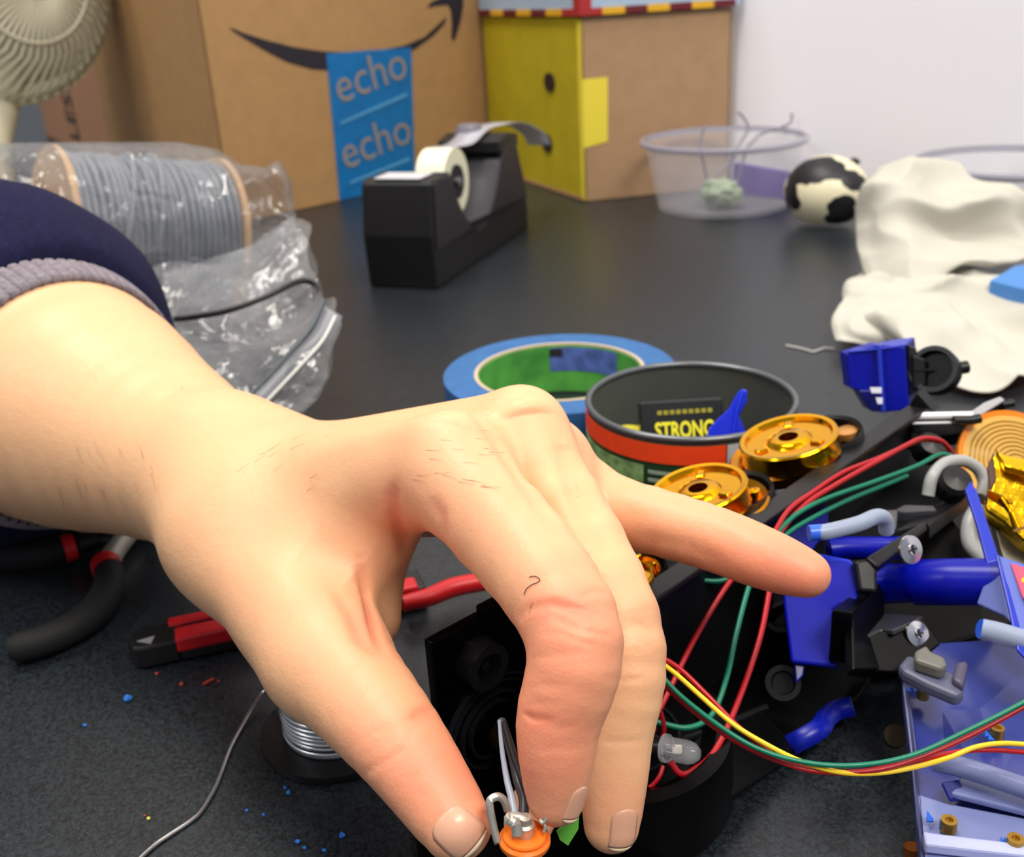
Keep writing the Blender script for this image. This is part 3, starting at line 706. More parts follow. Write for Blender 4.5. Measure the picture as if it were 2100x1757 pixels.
# bag film: an inflated, crumpled closed sheet
def film_material():
    m = bpy.data.materials.new('clear bag film'); m.use_nodes = True; nt = m.node_tree; nt.nodes.clear(); L = nt.links.new
    out = nt.nodes.new('ShaderNodeOutputMaterial'); mx = nt.nodes.new('ShaderNodeMixShader'); tr = nt.nodes.new('ShaderNodeBsdfTransparent'); g = nt.nodes.new('ShaderNodeBsdfPrincipled')
    tr.inputs[0].default_value = (.93, .93, .95, 1); g.inputs['Base Color'].default_value = (.40, .41, .43, 1); g.inputs['Roughness'].default_value = .12; g.inputs['Specular IOR Level'].default_value = 1.0; g.inputs['IOR'].default_value = 2.2
    lw = nt.nodes.new('ShaderNodeLayerWeight'); lw.inputs['Blend'].default_value = .35
    tc = nt.nodes.new('ShaderNodeTexCoord'); n = nt.nodes.new('ShaderNodeTexNoise'); n.inputs['Scale'].default_value = 34; n.inputs['Detail'].default_value = 3; n.inputs['Distortion'].default_value = 1.2
    L(tc.outputs['Object'], n.inputs['Vector']); bp = nt.nodes.new('ShaderNodeBump'); bp.inputs['Strength'].default_value = 1; bp.inputs['Distance'].default_value = .006
    L(n.outputs['Fac'], bp.inputs['Height']); L(bp.outputs['Normal'], g.inputs['Normal']); L(bp.outputs['Normal'], lw.inputs['Normal'])
    mr = nt.nodes.new('ShaderNodeMapRange'); mr.inputs['From Min'].default_value = 0; mr.inputs['From Max'].default_value = 1; mr.inputs['To Min'].default_value = .10; mr.inputs['To Max'].default_value = .50
    L(lw.outputs['Facing'], mr.inputs['Value']); L(mr.outputs['Result'], mx.inputs[0]); L(tr.outputs[0], mx.inputs[1]); L(g.outputs[0], mx.inputs[2]); L(mx.outputs[0], out.inputs['Surface']); return m
film = film_material()
bag = thing('zip_bag', 'crumpled clear zip bag around the grey cable spool, behind the sleeve', 'bag', Vector(((sp0+sp1)/2).xy.to_3d())+RT*.02)
# stations across the bag from left to right: (top px, bottom px, depth, half thickness)
ST = [(-80, 345, 600, .66, .060), (-20, 322, 640, .668, .074), (60, 314, 668, .672, .078), (150, 312, 682, .685, .078), (280, 308, 694, .71, .078), (400, 308, 694, .735, .078), (455, 318, 694, .745, .072), (500, 345, 690, .73, .050), (550, 352, 690, .71, .036), (575, 338, 690, .70, .028), (592, 370, 660, .69, .018), (604, 440, 620, .68, .006)]
vs = []; fs = []; NA = 56; NS = 60
arr = np.array(ST, float)
for i in range(NS+1):
    t = i/NS*(len(ST)-1); j = min(int(t), len(ST)-2); q = arr[j]*(1-(t-j))+arr[j+1]*(t-j); x, yt, yb, d, th = q
    for k in range(NA):
        a = 2*math.pi*k/NA; cy = (yt+yb)/2; hy = (yb-yt)/2
        sg_ = lambda w_: math.copysign(abs(w_)**.8, w_); p = D(x, cy-sg_(math.cos(a))*hy, d)-FW*sg_(math.sin(a))*th
        fac = min(1, max(0, (x-380)/120))
        nz = noise.noise(p*22)*.010*(.25+fac)+noise.noise(p*60)*.0035*(.4+fac)
        p = p+(FW*nz if math.sin(a) else FW*0)+RT*noise.noise(p*30+Vector((5, 5, 5)))*.006*fac
        p.z = max(p.z, .001); vs.append(p)
for i in range(NS):
    for k in range(NA): k2 = (k+1) % NA; fs.append((i*NA+k, i*NA+k2, (i+1)*NA+k2, (i+1)*NA+k))
mesh('bag_film', vs, fs, film, bag, smooth=True)
# loose mouth of the bag, folded forward, with the zip strip
def sheet(name, grid, m, parent, amp=.004, fr=40, nu=40, nv=28, th=0, seed=0, **k):
    """bicubic-ish patch through a grid of (px,py,depth)"""
    G = [[D(*q) for q in row] for row in grid]; R, Cc = len(G), len(G[0]); vs = []; fs = []
    rows = []
    for row in G: sl = spline(row, nu//(Cc-1)+1); rows.append(sl)
    n = len(rows[0]); cols = [spline([rows[r][i] for r in range(R)], nv//(R-1)+1) for i in range(n)]
    mrow = len(cols[0])
    for i in range(n):
        for j in range(mrow):
            p = cols[i][j]; s3 = Vector((seed, seed*2.3, 0))
            q = p+Vector((noise.noise(p*fr+s3), noise.noise(p*fr+s3+Vector((9, 1, 4))), noise.noise(p*fr+s3+Vector((2, 7, 7)))))*amp
            q.z = max(q.z, .0015); vs.append(q)
    for i in range(n-1):
        for j in range(mrow-1): fs.append((i*mrow+j, i*mrow+j+1, (i+1)*mrow+j+1, (i+1)*mrow+j))
    o = mesh(name, vs, fs, m, parent, smooth=True, **k)
    if th: q = o.modifiers.new('t', 'SOLIDIFY'); q.thickness = th; q.offset = 0
    return o
for sd in (1, 2):
    dd = -.012*sd
    sheet('bag_flap', [[(330, 560, .66+dd), (450, 520, .66+dd), (560, 480, .65+dd), (612, 440, .66+dd)], [(330, 650, .62+dd), (440, 630, .60+dd), (560, 600, .60+dd), (645, 560, .61+dd)], [(350, 700, .58+dd), (450, 720, .57+dd), (560, 680, .58+dd), (680, 625, .57+dd)], [(380, 800, .54+dd), (470, 810, .54+dd), (550, 780, .54+dd), (690, 690, .54+dd)], [(440, 860, .53+dd), (520, 850, .53+dd), (610, 850, .525+dd), (672, 770, .53+dd)]], film, bag, amp=.010, fr=34, seed=sd)
zs = mat('zip strip', (158, 160, 168), rough=.35, alpha=.85)
tube('zip_strip', [D(692, 628, .55), D(655, 680, .545), D(600, 745, .54), D(520, 815, .53), D(470, 860, .52)], .0030, zs, bag, flat=None) if False else None
def ribbon(name, pts, w, m, parent, th=.0006, wv=None):
    p = spline(pts, 8); vs = []; fs = []
    for i, q in enumerate(p):
        t = (p[min(i+1, len(p)-1)]-p[max(i-1, 0)]).normalized(); s = t.cross(q-CAM).normalized() if wv is None else wv
        vs += [q-s*w/2, q+s*w/2]
        if i: fs.append((2*i-2, 2*i-1, 2*i+1, 2*i))
    o = mesh(name, vs, fs, m, parent, smooth=True); q = o.modifiers.new('t', 'SOLIDIFY'); q.thickness = th; return o
ribbon('zip_strip', [D(684, 640, .533), D(655, 690, .525), D(600, 745, .518), D(535, 815, .510), D(480, 860, .50)], .010, zs, bag)
zd = mat('zip groove', (70, 80, 88), rough=.3)
tube('zip_groove', [D(664, 618, .530), D(638, 672, .522), D(590, 728, .515), D(518, 805, .506), D(470, 845, .50)], .0012, zd, bag)
tube('zip_ridge', [D(688, 648, .529), D(660, 700, .521), D(608, 758, .514), D(540, 830, .507)], .0009, mat('zip pale', (215, 215, 210), rough=.3), bag)
tag(tube('cable_end', [D(360, 654, .555), D(400, 650, .545), D(470, 636, .54), D(550, 606, .545), D(610, 578, .555), D(640, 580, .57), D(656, 596, .59)], .0016, mat('black wire jacket', (26, 26, 28), rough=.4)), 'black wire running across the front of the clear zip bag', 'wire')
# ------------------------------------------------------------------ blue masking tape roll
tcn = on_plane(1147, 760, Z(1147, 760, .028), VZ); Rt = 238*proj(tcn)[2]/F; hT = .028
tc0 = Vector((tcn.x, tcn.y, 0))
mt = thing('masking_tape', 'roll of blue masking tape lying flat behind the fingers and the can', 'tape', tc0)
lathe('tape_winding', tc0+VZ*.0003, VZ, [(Rt*.735, 0), (Rt, 0), (Rt, hT), (Rt*.735, hT)], mat('blue crepe tape', (50, 102, 160), rough=.7, noise_amt=.15, noise_scale=120, bump=.2, bump_scale=400), mt, close=True, n=96)
lathe('tape_core', tc0+VZ*.0003, VZ, [(Rt*.705, 0), (Rt*.735, 0), (Rt*.735, hT+.0004), (Rt*.705, hT+.0004)], mat('core board', (196, 178, 150), rough=.8), mt, close=True, n=96)
camx = Vector((CAM.x-tc0.x, CAM.y-tc0.y, 0)).normalized()
lathe('green_liner', tc0+VZ*.001, VZ, [(Rt*.695, 0), (Rt*.703, 0), (Rt*.703, hT-.0015), (Rt*.695, hT-.0015)], mat('green print', (100, 186, 78), rough=.6, noise_amt=.45, noise_scale=45, rgb2=(62, 138, 60)), mt, close=True, n=96)
lathe('blue_print_panel', tc0+VZ*.013, VZ, [(Rt*.690, 0), (Rt*.694, 0), (Rt*.694, hT-.0145), (Rt*.690, hT-.0145)], mat('blue print', (96, 120, 205), rough=.6, noise_amt=.4, noise_scale=160), mt, close=True, n=30, x=-camx, a0=-.85, a1=.12)
lathe('black_print_mark', tc0+VZ*.0215, VZ, [(Rt*.686, 0), (Rt*.690, 0), (Rt*.690, .0045), (Rt*.686, .0045)], mink, mt, close=True, n=10, x=-camx, a0=-.05, a1=.12)
# ------------------------------------------------------------------ open can
zc = .050; cn = Z(1416, 813, zc); Rc = 217*proj(cn)[2]/F; c0c = Vector((cn.x, cn.y, 0))
can = thing('open_can', 'open grey lined can with an orange band and green label, beside the blue tape roll', 'can', c0c)
cam_h = Vector((CAM.x-c0c.x, CAM.y-c0c.y, 0)).normalized()
lathe('can_wall', c0c, VZ, [(.0005, .002), (Rc*.955, .002), (Rc*.955, zc-.002), (Rc*.975, zc-.002), (Rc*.975, .0006), (.0005, .0006)], mat('grey can lacquer', (92, 96, 92), rough=.32, metal=.2, noise_amt=.08, noise_scale=40), can, n=96)
lathe('rolled_rim', c0c+VZ*(zc-.001), VZ, [(Rc*.965+.0014*math.cos(a), .0014*math.sin(a)) for a in [2*math.pi*k/12 for k in range(12)]], mat('dark rim metal', (104, 108, 112), rough=.3, metal=.6), can, close=True, n=96)
mo = mat('orange red label', (255, 74, 22), rough=.6, sss=.0, noise_amt=.06)  # colour brightened in place of missing front light on the can
def band(name, z0, z1, a0, a1, m, dr=.0006, n=60, par=None):
    r = Rc*.975+dr; return lathe(name, c0c+VZ*z0, VZ, [(r-.0003, 0), (r, 0), (r, z1-z0), (r-.0003, z1-z0)], m, par or can, close=True, n=n, x=cam_h, a0=a0, a1=a1)
lab = band('label', .004, zc-.0032, -math.pi, math.pi, mat('dark green label', (34, 64, 36), rough=.45), dr=.0003, n=96)
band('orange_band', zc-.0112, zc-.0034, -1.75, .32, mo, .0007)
band('pale_green_panel', .006, zc-.0132, -1.5, -.42, mat('pale green label', (150, 190, 120), rough=.5, noise_amt=.55, noise_scale=220), .0007)
band('white_panel', .006, zc-.0034, .33, 1.15, mat('white label', (196, 198, 204), rough=.5), .0008)
mtx = mat('label text grey', (150, 165, 150), rough=.5)
for k in range(7): band('text_line', zc-.0160-k*.0034, zc-.0146-k*.0034, -.37, -.37+(.3, .5, .42, .55, .5, .36, .5)[k], mtx, .0010, 12, lab)
for k in range(5): band('bar_mark', zc-.0145-k*.0040, zc-.0130-k*.0040, .46+.05*(k % 2), .72+.04*k, mat('bar grey', (86, 90, 98), rough=.5), .0012, 10, lab)
band('mark_dot', zc-.0095, zc-.008, .40, .43, mat('bar grey', (0, 0, 0)), .0012, 4, lab)
# inside the can
box0 = lambda x, y, z: Z(x, y, z)
fx = RT.cross(VZ).normalized(); rx = Vector((RT.x, RT.y, 0)).normalized()
gp = Z(1385, 882, .038)
bxm = mat('black glossy card', (24, 24, 26), rough=.3); 
gl = thing('glue_packet', 'black packet lettered STRONG in yellow, inside the open can', 'packet', Vector((gp.x, gp.y, .004)))
pn = (VZ*.45+(-Vector((FW.x, FW.y, 0)))).normalized(); pupv = (VZ-pn*VZ.dot(pn)).normalized(); px_ = pupv.cross(pn).normalized()
g0 = Z(1338, 905, .030)+Vector((FW.x, FW.y, 0))*.006
box('packet_body', g0-pupv*.014-px_*.004, px_*.036, pupv*.029, -pn*.006, bxm, gl, bevel=.001)
myl = mat('yellow print', (232, 222, 40), rough=.5)
text('lettering', 'STRONG', g0+px_*.0020-pupv*.0012, px_, pupv, .0096, myl, gl, bold=.03, depth=.0006, sx=.66)
text('lettering', 'SUPER', g0+px_*.0040+pupv*.0078, px_, pupv, .0042, mat('dull yellow print', (150, 142, 30), rough=.5), gl, depth=.0006) if False else None
for k in range(9): box('print_mark', g0+px_*(.0035+k*.0027)+pupv*.0088+pn*.0003, px_*.0019, pupv*.0018, pn*.0002, mat('dull yellow print', (150, 142, 30), rough=.5), gl, bevel=0)
y0 = Z(1290, 888, .030)
o = lathe('yellow_cap', Vector((y0.x, y0.y, .004)), VZ, [(.0001, .027), (.008, .0265), (.0115, .023), (.012, 0), (.0001, 0)], mat('yellow plastic', (214, 206, 50), rough=.4), None, n=32); tag(o, 'yellow round cap at the left inside the open can', 'cap')
mbl = mat('royal blue plastic', (10, 40, 205), rough=.28, coat=.2)
spp = [D(x, y, .418) for x, y in ((1440, 930), (1455, 880), (1470, 862), (1496, 838), (1512, 808), (1522, 797), (1533, 800), (1533, 822), (1516, 852), (1526, 876), (1545, 930))]
bp_ = thing('blue_scoop', 'blue pointed plastic piece leaning inside the open can', 'plastic piece', D(1490, 930, .418))
prism('blade', spp, FW*.0022, mbl, bp_, bevel=.0006); tube('rib', [D(1524, 805, .4172), D(1510, 850, .4172), D(1500, 925, .4172)], .0009, mbl, bp_)
# ------------------------------------------------------------------ crumpled paper towel
ptm = mat('white paper towel', (192, 189, 178), rough=.85, sss=.15, bump=.25, bump_scale=900, spec=.2)
pt = thing('paper_towel', 'crumpled white paper towel heaped at the right edge', 'paper towel', Z(1950, 760))
def fold(p, amp, fr, seed=0):
    s = Vector((seed*3.1, seed*1.7, seed)); p = Vector((p.x*.8+p.z*.5, p.y*1.0, p.z*1.5-p.x*.3)); n1 = noise.noise(p*fr*.7+s); n2 = 1-abs(noise.noise(p*fr+s))*2.6; return amp*(n1*.8+n2*.55)
def towel(name, grid, amp, fr, seed, nu=70, nv=60, th=.0009):
    G = [[D(*q) for q in row] for row in grid]; R, Cc = len(G), len(G[0])
    rows = [spline(r, nu//(Cc-1)) for r in G]; n = len(rows[0]); cols = [spline([rows[r][i] for r in range(R)], nv//(R-1)) for i in range(n)]; mrow = len(cols[0]); vs = []; fs = []
    for i in range(n):
        for j in range(mrow):
            p = cols[i][j]; e = min(1, min(i, n-1-i)/5+.35)
            q = p-FW*fold(p, amp, fr, seed)*e+VZ*fold(p, amp*.25, fr*1.6, seed+4); q.z = max(q.z, .0012); vs.append(q)
    for i in range(n-1):
        for j in range(mrow-1): fs.append((i*mrow+j, i*mrow+j+1, (i+1)*mrow+j+1, (i+1)*mrow+j))
    o = mesh(name, vs, fs, ptm, pt, smooth=True); q = o.modifiers.new('t', 'SOLIDIFY'); q.thickness = th; q.offset = 0; return o
towel('towel_sheet', [[(1795, 352, .735), (1860, 345, .735), (1955, 342, .735), (1965, 372, .73)], [(1758, 400, .735), (1840, 420, .715), (1960, 400, .715), (2150, 445, .715)], [(1748, 470, .74), (1830, 490, .70), (1980, 480, .70), (2160, 500, .70)], [(1765, 545, .70), (1850, 570, .67), (1980, 540, .66), (2160, 520, .69)], [(1800, 600, .67), (1880, 610, .66), (1960, 560, .66), (2100, 530, .68)]], .022, 17, 1)
towel('towel_fold', [[(1770, 550, .70), (1850, 560, .68), (1960, 560, .68), (2050, 600, .68)], [(1730, 590, .68), (1850, 640, .62), (1980, 600, .64), (2160, 560, .66)], [(1735, 640, .64), (1860, 690, .58), (2000, 690, .60), (2160, 640, .62)], [(1800, 700, .60), (1900, 740, .56), (2010, 740, .57), (2160, 700, .59)], [(1880, 760, .57), (1960, 800, .545), (2040, 805, .54), (2160, 740, .56)]], .028, 18, 3)
towel('towel_corner', [[(1735, 580, .66), (1790, 560, .665), (1850, 590, .66)], [(1728, 620, .64), (1790, 640, .62), (1870, 640, .62)], [(1704, 660, .625), (1780, 680, .60), (1880, 690, .60)], [(1712, 700, .61), (1790, 712, .60), (1890, 715, .59)]], .012, 26, 6, nu=50, nv=42)
o = prism('blue_scrap', [Z(2030, 575, .03), Z(2130, 600, .03), Z(2130, 540, .03), Z(2080, 545, .03)], VZ*-.028, mat('sky blue paper', (70, 130, 200), rough=.5)); tag(o, 'blue packet poking out from under the paper towel', 'packet')
# ------------------------------------------------------------------ opened toy robot: black shell and the parts in it
blk = mat('black glossy abs', (3, 3, 4), rough=.34, spec=.16, bump=.05, bump_scale=300)
blk2 = mat('black edge plastic', (16, 16, 18), rough=.36, spec=.4)
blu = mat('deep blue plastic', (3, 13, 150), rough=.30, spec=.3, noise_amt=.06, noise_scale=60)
chrome = mat('bright zinc', (205, 205, 212), rough=.2, metal=1)
ch = thing('robot_shell', 'opened black plastic toy shell crammed with blue cylinders, brackets and screws under the little finger', 'toy shell', Z(1400, 1400))
fl = [Z(*q, .003) for q in ((846, 1668), (866, 1830), (1330, 1880), (1455, 1700), (1500, 1640), (1620, 1560), (1760, 1440), (1830, 1330), (2060, 1300), (2220, 1100), (2160, 900), (1960, 858), (1872, 850), (1640, 1020), (1230, 1330), (1060, 1380))]
prism('shell_floor', fl, VZ*.003, blk, ch, bevel=.001)
def wall(name, a, b, top, th, low=.004, m=blk, cap=None):
    A_ = Z(*a, top); B_ = Z(*b, top); n_ = (B_-A_).normalized().cross(VZ); n_ = n_ if n_.dot(CAM-A_) > 0 else -n_
    o = prism(name, [A_, B_, B_-VZ*(top-low), A_-VZ*(top-low)], n_*th, m, ch, bevel=.0006)
    return A_, B_, n_, o
A_, B_, wnr, w1o = wall('near_wall', (868, 1309), (1068, 1202), .055, .0030)
wall('near_wall_step', (974, 1240), (1010, 1221), .0585, .0030, low=.054)
# long rim that runs away to the upper right, with its lighter top lip
A2_, B2_, n2_, _o = wall('long_wall', (1290, 1222), (1862, 832), .056, .0028, m=blk2)
prism('rim_lip', [A2_+VZ*.0005, B2_+VZ*.0005, B2_+n2_*.007+VZ*.0005, A2_+n2_*.007+VZ*.0005], -VZ*.0022, blk2, ch)
prism('link_wall', [B_, A2_, A2_-VZ*.052, B_-VZ*.046], wnr*.003, blk, ch)
prism('rim_point', [B2_, B2_+n2_*.010, B2_+n2_*.003+VZ*.006], (B2_-A2_).normalized()*.006, blk2, ch)
Nw = -wnr; wp = A_+wnr*.0030
cb_ = on_plane(975, 1352, wp, Nw)
lathe('screw_boss', cb_, wnr, [(.0001, -.001), (.0070, -.001), (.0068, .006), (.0042, .006), (.0036, .002), (.0014, .002), (.0012, .0045), (.0001, .0045)], mat('lit black boss plastic', (30, 30, 34), rough=.2, spec=.6), ch, n=40)  # lighter than the wall's black, its slight highlights put into the colour
cr_ = on_plane(1010, 1490, wp, Nw)
for rr in (.0085, .0115, .0150, .0168): lathe('speaker_ring', cr_, wnr, [(rr, -.001), (rr, .0016), (rr+.0007, .0016), (rr+.0007, -.001)], mat('lit black ring plastic', (38, 38, 44), rough=.2, spec=.6), ch, close=True, n=64)  # rings lightened the same way, highlight painted into the black
lathe('coil_spring', cr_+RT*.002-UP*.002, wnr, [(.0036, 0), (.0036, .004), (.0042, .004), (.0042, 0)], mat('brass', (150, 124, 60), rough=.35, metal=1), ch, close=True, n=32)
dc = Z(1270, 1640); 
lathe('round_housing', Vector((dc.x, dc.y, .005)), VZ, [(.0001, .018), (.022, .018), (.026, .021), (.030, .021), (.0305, .017), (.031, 0), (.0001, 0)], blk, ch, n=80)
lathe('housing_ridge', Vector((dc.x, dc.y, .022)), VZ, [(.0160, 0), (.0160, .0016), (.0168, .0016), (.0168, 0)], blk2, ch, close=True, n=64)
slab('side_flap', [(1340, 1520, .270), (1560, 1455, .305), (1640, 1540, .292), (1480, 1650, .272), (1380, 1690, .264)], .004, blk, ch)
tube('flap_ridge', [D(1390, 1520, .273), D(1480, 1487, .287), D(1570, 1450, .305)], .0011, blk2, ch)
for q in ((1600, 1262), (1606, 1400)): 
    c_ = D(*q, .33 if q[1] < 1300 else .310); lathe('small_boss', c_, (CAM-c_), [(.0001, 0), (.0052, 0), (.0052, .003), (.0036, .003), (.0030, .001), (.0001, .001)], blk2, ch, n=32)
# black mass behind the wires
slab('inner_block', [(1560, 1120, .345), (1700, 1010, .38), (1850, 900, .42), (1985, 925, .42), (1960, 1040, .385), (1830, 1120, .355), (1700, 1200, .335), (1580, 1250, .33)], .012, blk, ch, bevel=.0015)
slab('inner_block', [(1800, 1100, .350), (1950, 1050, .36), (2010, 1130, .345), (2020, 1300, .325), (1900, 1340, .315), (1800, 1330, .315)], .010, blk, ch, bevel=.0015)
# blue panel and tab under the little finger
slab('blue_panel', [(1600, 1120, .318), (1640, 1128, .316), (1742, 1148, .312), (1762, 1166, .311), (1766, 1196, .309), (1755, 1236, .306), (1722, 1240, .304), (1708, 1250, .302), (1720, 1368, .296), (1622, 1357, .300), (1606, 1232, .309)], .0026, blu, ch, bevel=.0008)
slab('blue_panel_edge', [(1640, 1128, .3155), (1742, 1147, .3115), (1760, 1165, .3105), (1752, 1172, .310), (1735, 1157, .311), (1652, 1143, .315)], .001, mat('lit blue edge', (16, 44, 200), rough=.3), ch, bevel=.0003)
slab('blue_gusset', [(1597, 1102, .335), (1698, 1036, .352), (1701, 1078, .350), (1668, 1128, .338), (1600, 1150, .332)], .003, blu, ch)
slab('blue_foot', [(1628, 1356, .302), (1652, 1360, .301), (1648, 1385, .300), (1632, 1402, .299)], .003, mat('dark blue plastic', (8, 18, 110), rough=.3), ch)
tube('small_blue_post', [D(1700, 1128, .332), D(1735, 1124, .332), D(1850, 1124, .326)], .0037, blu, ch, sp=0, n=24)
tube('blue_cylinder', [D(1805, 1198, .322), D(1868, 1194, .317), D(1874, 1194, .3165), D(1960, 1193, .310), D(2060, 1194, .303)], [.0060, .0061, .0069, .0070, .0070], blu, ch, sp=0, n=40)
# black bracket
P0 = D(1706, 1250, .289); a = D(1748, 1256, .289)-P0; b = D(1764, 1202, .322)-P0
box('bracket_block', P0, a, b, -VZ*.0175, blk, ch, bevel=.0006)
slab('bracket_cheek', [(1748, 1256, .289), (1798, 1204, .318), (1815, 1160, .322), (1815, 1330, .306), (1880, 1372, .292), (1752, 1372, .288)], .003, blk, ch)
slab('bracket_post', [(1752, 1150, .306), (1776, 1144, .306), (1800, 1156, .305), (1800, 1215, .303), (1762, 1212, .303)], .006, blk2, ch, bevel=.001)
slab('bracket_arm', [(1776, 1142, .305), (1890, 1070, .325), (1905, 1082, .323), (1801, 1163, .304)], .006, blk2, ch, bevel=.0008)
slab('bracket_arm', [(1828, 1090, .335), (1962, 1008, .36), (1984, 1016, .357), (1905, 1078, .335), (1898, 1072, .334)], .005, blk2, ch, bevel=.0008)
slab('cross_bar', [(1830, 1046, .342), (1855, 1034, .345), (1915, 1036, .345), (1922, 1046, .342), (1856, 1050, .341)], .004, mat('grey sheen plastic', (60, 60, 66), rough=.3), ch)
slab('upright_tab', [(1818, 1044, .330), (1844, 1043, .330), (1840, 1088, .327), (1822, 1086, .327)], .004, blk2, ch)
slab('lower_fin', [(1754, 1311, .292), (1806, 1256, .312), (1893, 1262, .300), (1886, 1268, .299), (1830, 1292, .295), (1808, 1290, .295), (1760, 1311, .291)], .0016, mat('lit fin plastic', (44, 44, 48), rough=.22), ch, bevel=.0004)  # grey paints the light falling on top of this black fin
slab('lower_block', [(1754, 1311, .2925), (1893, 1264, .3005), (1930, 1320, .295), (1890, 1350, .292), (1850, 1380, .289), (1754, 1372, .289)], .006, blk, ch)
for q, rr, dd in (((1866, 1127), .0030, (.75, .0)), ((1880, 1300), .0027, (.65, .1))):
    c_ = D(*q, .296); axs = ((CAM-c_).normalized()+RT*dd[0]+UP*dd[1]).normalized()
    s_ = lathe('screw', c_, axs, [(.0001, .0012), (rr*.5, .0014), (rr*.55, .0010), (rr*1.35, .0006), (rr*1.4, 0), (.0001, 0)], chrome, ch, n=32)
    X_, Y_, _q = frame(axs)
    for dv in (X_, Y_): box('screw_slot', c_+axs*.00145-dv*rr*.45-_q.cross(dv)*rr*.08, dv*rr*.9, _q.cross(dv)*rr*.16, axs*.0001, mat('dark slot', (30, 30, 34), rough=.5), s_, bevel=0)
frost = mat('frosted tube', (160, 172, 196), rough=.3, sss=.2, alpha=.75)
ht = tube('frosted_hose', [D(1672, 1092, .298), D(1700, 1089, .298), D(1760, 1074, .300), D(1797, 1059, .303), D(1815, 1065, .306), D(1818, 1088, .309)], .0023, frost, ch, n=20)
tube('blue_hose_end', [D(1659, 1093, .298), D(1684, 1091, .298)], .00236, mat('blue inside tube', (50, 100, 225), rough=.3), ht, n=20, sp=0)
tube('white_hose_loop', [D(1903, 1016, .352), D(1912, 978, .352), D(1938, 950, .355), D(1975, 945, .357), D(2006, 962, .358), D(2018, 990, .357), D(2010, 1020, .353)], .0021, mat('white silicone hose', (158, 160, 160), rough=.35, sss=.2), ch, n=18)
tube('white_hose_loop', [D(2006, 1040, .348), D(1990, 1075, .345), D(1992, 1115, .342), D(2022, 1148, .338)], .0028, mat('white silicone hose', (0, 0, 0)), ch, n=18)
for q, r_, d_ in (((1905, 918), .0052, .378), ((1955, 990), .0058, .352)):
    c_ = D(*q, d_); lathe('knob', c_, (CAM-c_).normalized()+RT*.4+UP*.5, [(.0001, .004), (r_*.8, .0035), (r_, .002), (r_, -.004), (.0001, -.004)], blk2, ch, n=32)
# lever and chrome pin at the top
slab('lever', [(1866, 858, .395), (2000, 846, .40), (2058, 818, .405), (2066, 830, .405), (2064, 872, .40), (1990, 890, .395), (1870, 905, .39)], .010, blk, ch, bevel=.001)
slab('lever_sheen', [(1985, 848, .393), (2020, 824, .396), (2052, 812, .399), (2062, 820, .399), (2010, 852, .392)], .002, mat('grey lever sheen', (165, 165, 168), rough=.3), ch)  # pale strip paints the sheen along the top of the black lever
tube('chrome_pin', [D(1872, 853, .388), D(1993, 851, .388)], .0014, mat('white enamel pin', (240, 240, 242), rough=.15), ch, sp=0, n=20)
tube('thin_pin', [D(1870, 868, .388), D(1955, 866, .388)], .0005, mat('white enamel pin', (0, 0, 0)), ch, sp=0)
tube('latch', [D(1955, 862, .386), D(1990, 862, .386), D(2010, 858, .386)], .0018, blk2, ch, sp=0)
tube('lever_tip', [D(2055, 830, .402), D(2078, 826, .402)], .0016, blk2, ch, sp=0, n=16)
# orange disc, gold motor block, metal plate
oc = D(2085, 955, .385); od = thing('amber_disc', 'translucent amber disc with fine grooves at the right edge', 'disc', oc)
oax = (VZ*.75-Vector((FW.x, FW.y, 0))*.7+RT*.1).normalized()
lathe('disc_plate', oc, oax, [(.0001, 0), (.0215, 0), (.0215, .0008), (.0001, .0008)], mat('amber plastic', (196, 150, 50), rough=.25, coat=.3), od, n=80)
lathe('disc_rim', oc, oax, [(.0205, .0008), (.0225, .0014), (.0225, -.001), (.0205, -.001)], mat('orange plastic', (225, 125, 15), rough=.3), od, close=True, n=80)
for k in range(9): lathe('groove', oc, oax, [(.004+.0017*k, .0008), (.0044+.0017*k, .0011), (.0048+.0017*k, .0008)], mat('amber line', (150, 108, 34), rough=.3), od, n=64)
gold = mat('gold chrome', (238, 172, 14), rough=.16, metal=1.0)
gold2 = mat('yellow gold plate', (222, 178, 26), rough=.24, metal=.95, bump=.5, bump_scale=120, bdist=.002)
gm = thing('gold_motor', 'shiny yellow gold geared block at the right edge below the amber disc', 'motor', D(2070, 1010, .33))
slab('motor_face', [(2036, 926, .345), (2075, 942, .342), (2160, 960, .335), (2160, 1130, .325), (2098, 1105, .327), (2062, 1070, .330), (2020, 1042, .335), (2030, 990, .34)], .010, gold2, gm, bevel=.0015)
slab('motor_end', [(2022, 960, .343), (2036, 926, .3445), (2042, 980, .339), (2030, 1010, .337)], .004, mat('dark brown end', (70, 30, 22), rough=.5), gm)
tube('motor_post', [D(2058, 1022, .324), D(2075, 1050, .321), D(2090, 1085, .318)], [.0018, .0012, .0018], gold, gm, n=16)
slab('motor_fin', [(2024, 1002, .33), (2062, 1018, .322), (2072, 1030, .321), (2054, 1040, .322), (2022, 1020, .33)], .002, gold, gm)
slab('motor_cap', [(2042, 918, .343), (2056, 930, .340), (2130, 948, .334), (2130, 972, .330), (2060, 955, .336)], .003, gold2, gm)
slab('steel_plate', [(2030, 1045, .345), (2064, 1072, .342), (2160, 1130, .335), (2160, 1260, .325), (2060, 1150, .335)], .003, mat('dull nickel', (150, 146, 132), rough=.4, metal=.7), ch)
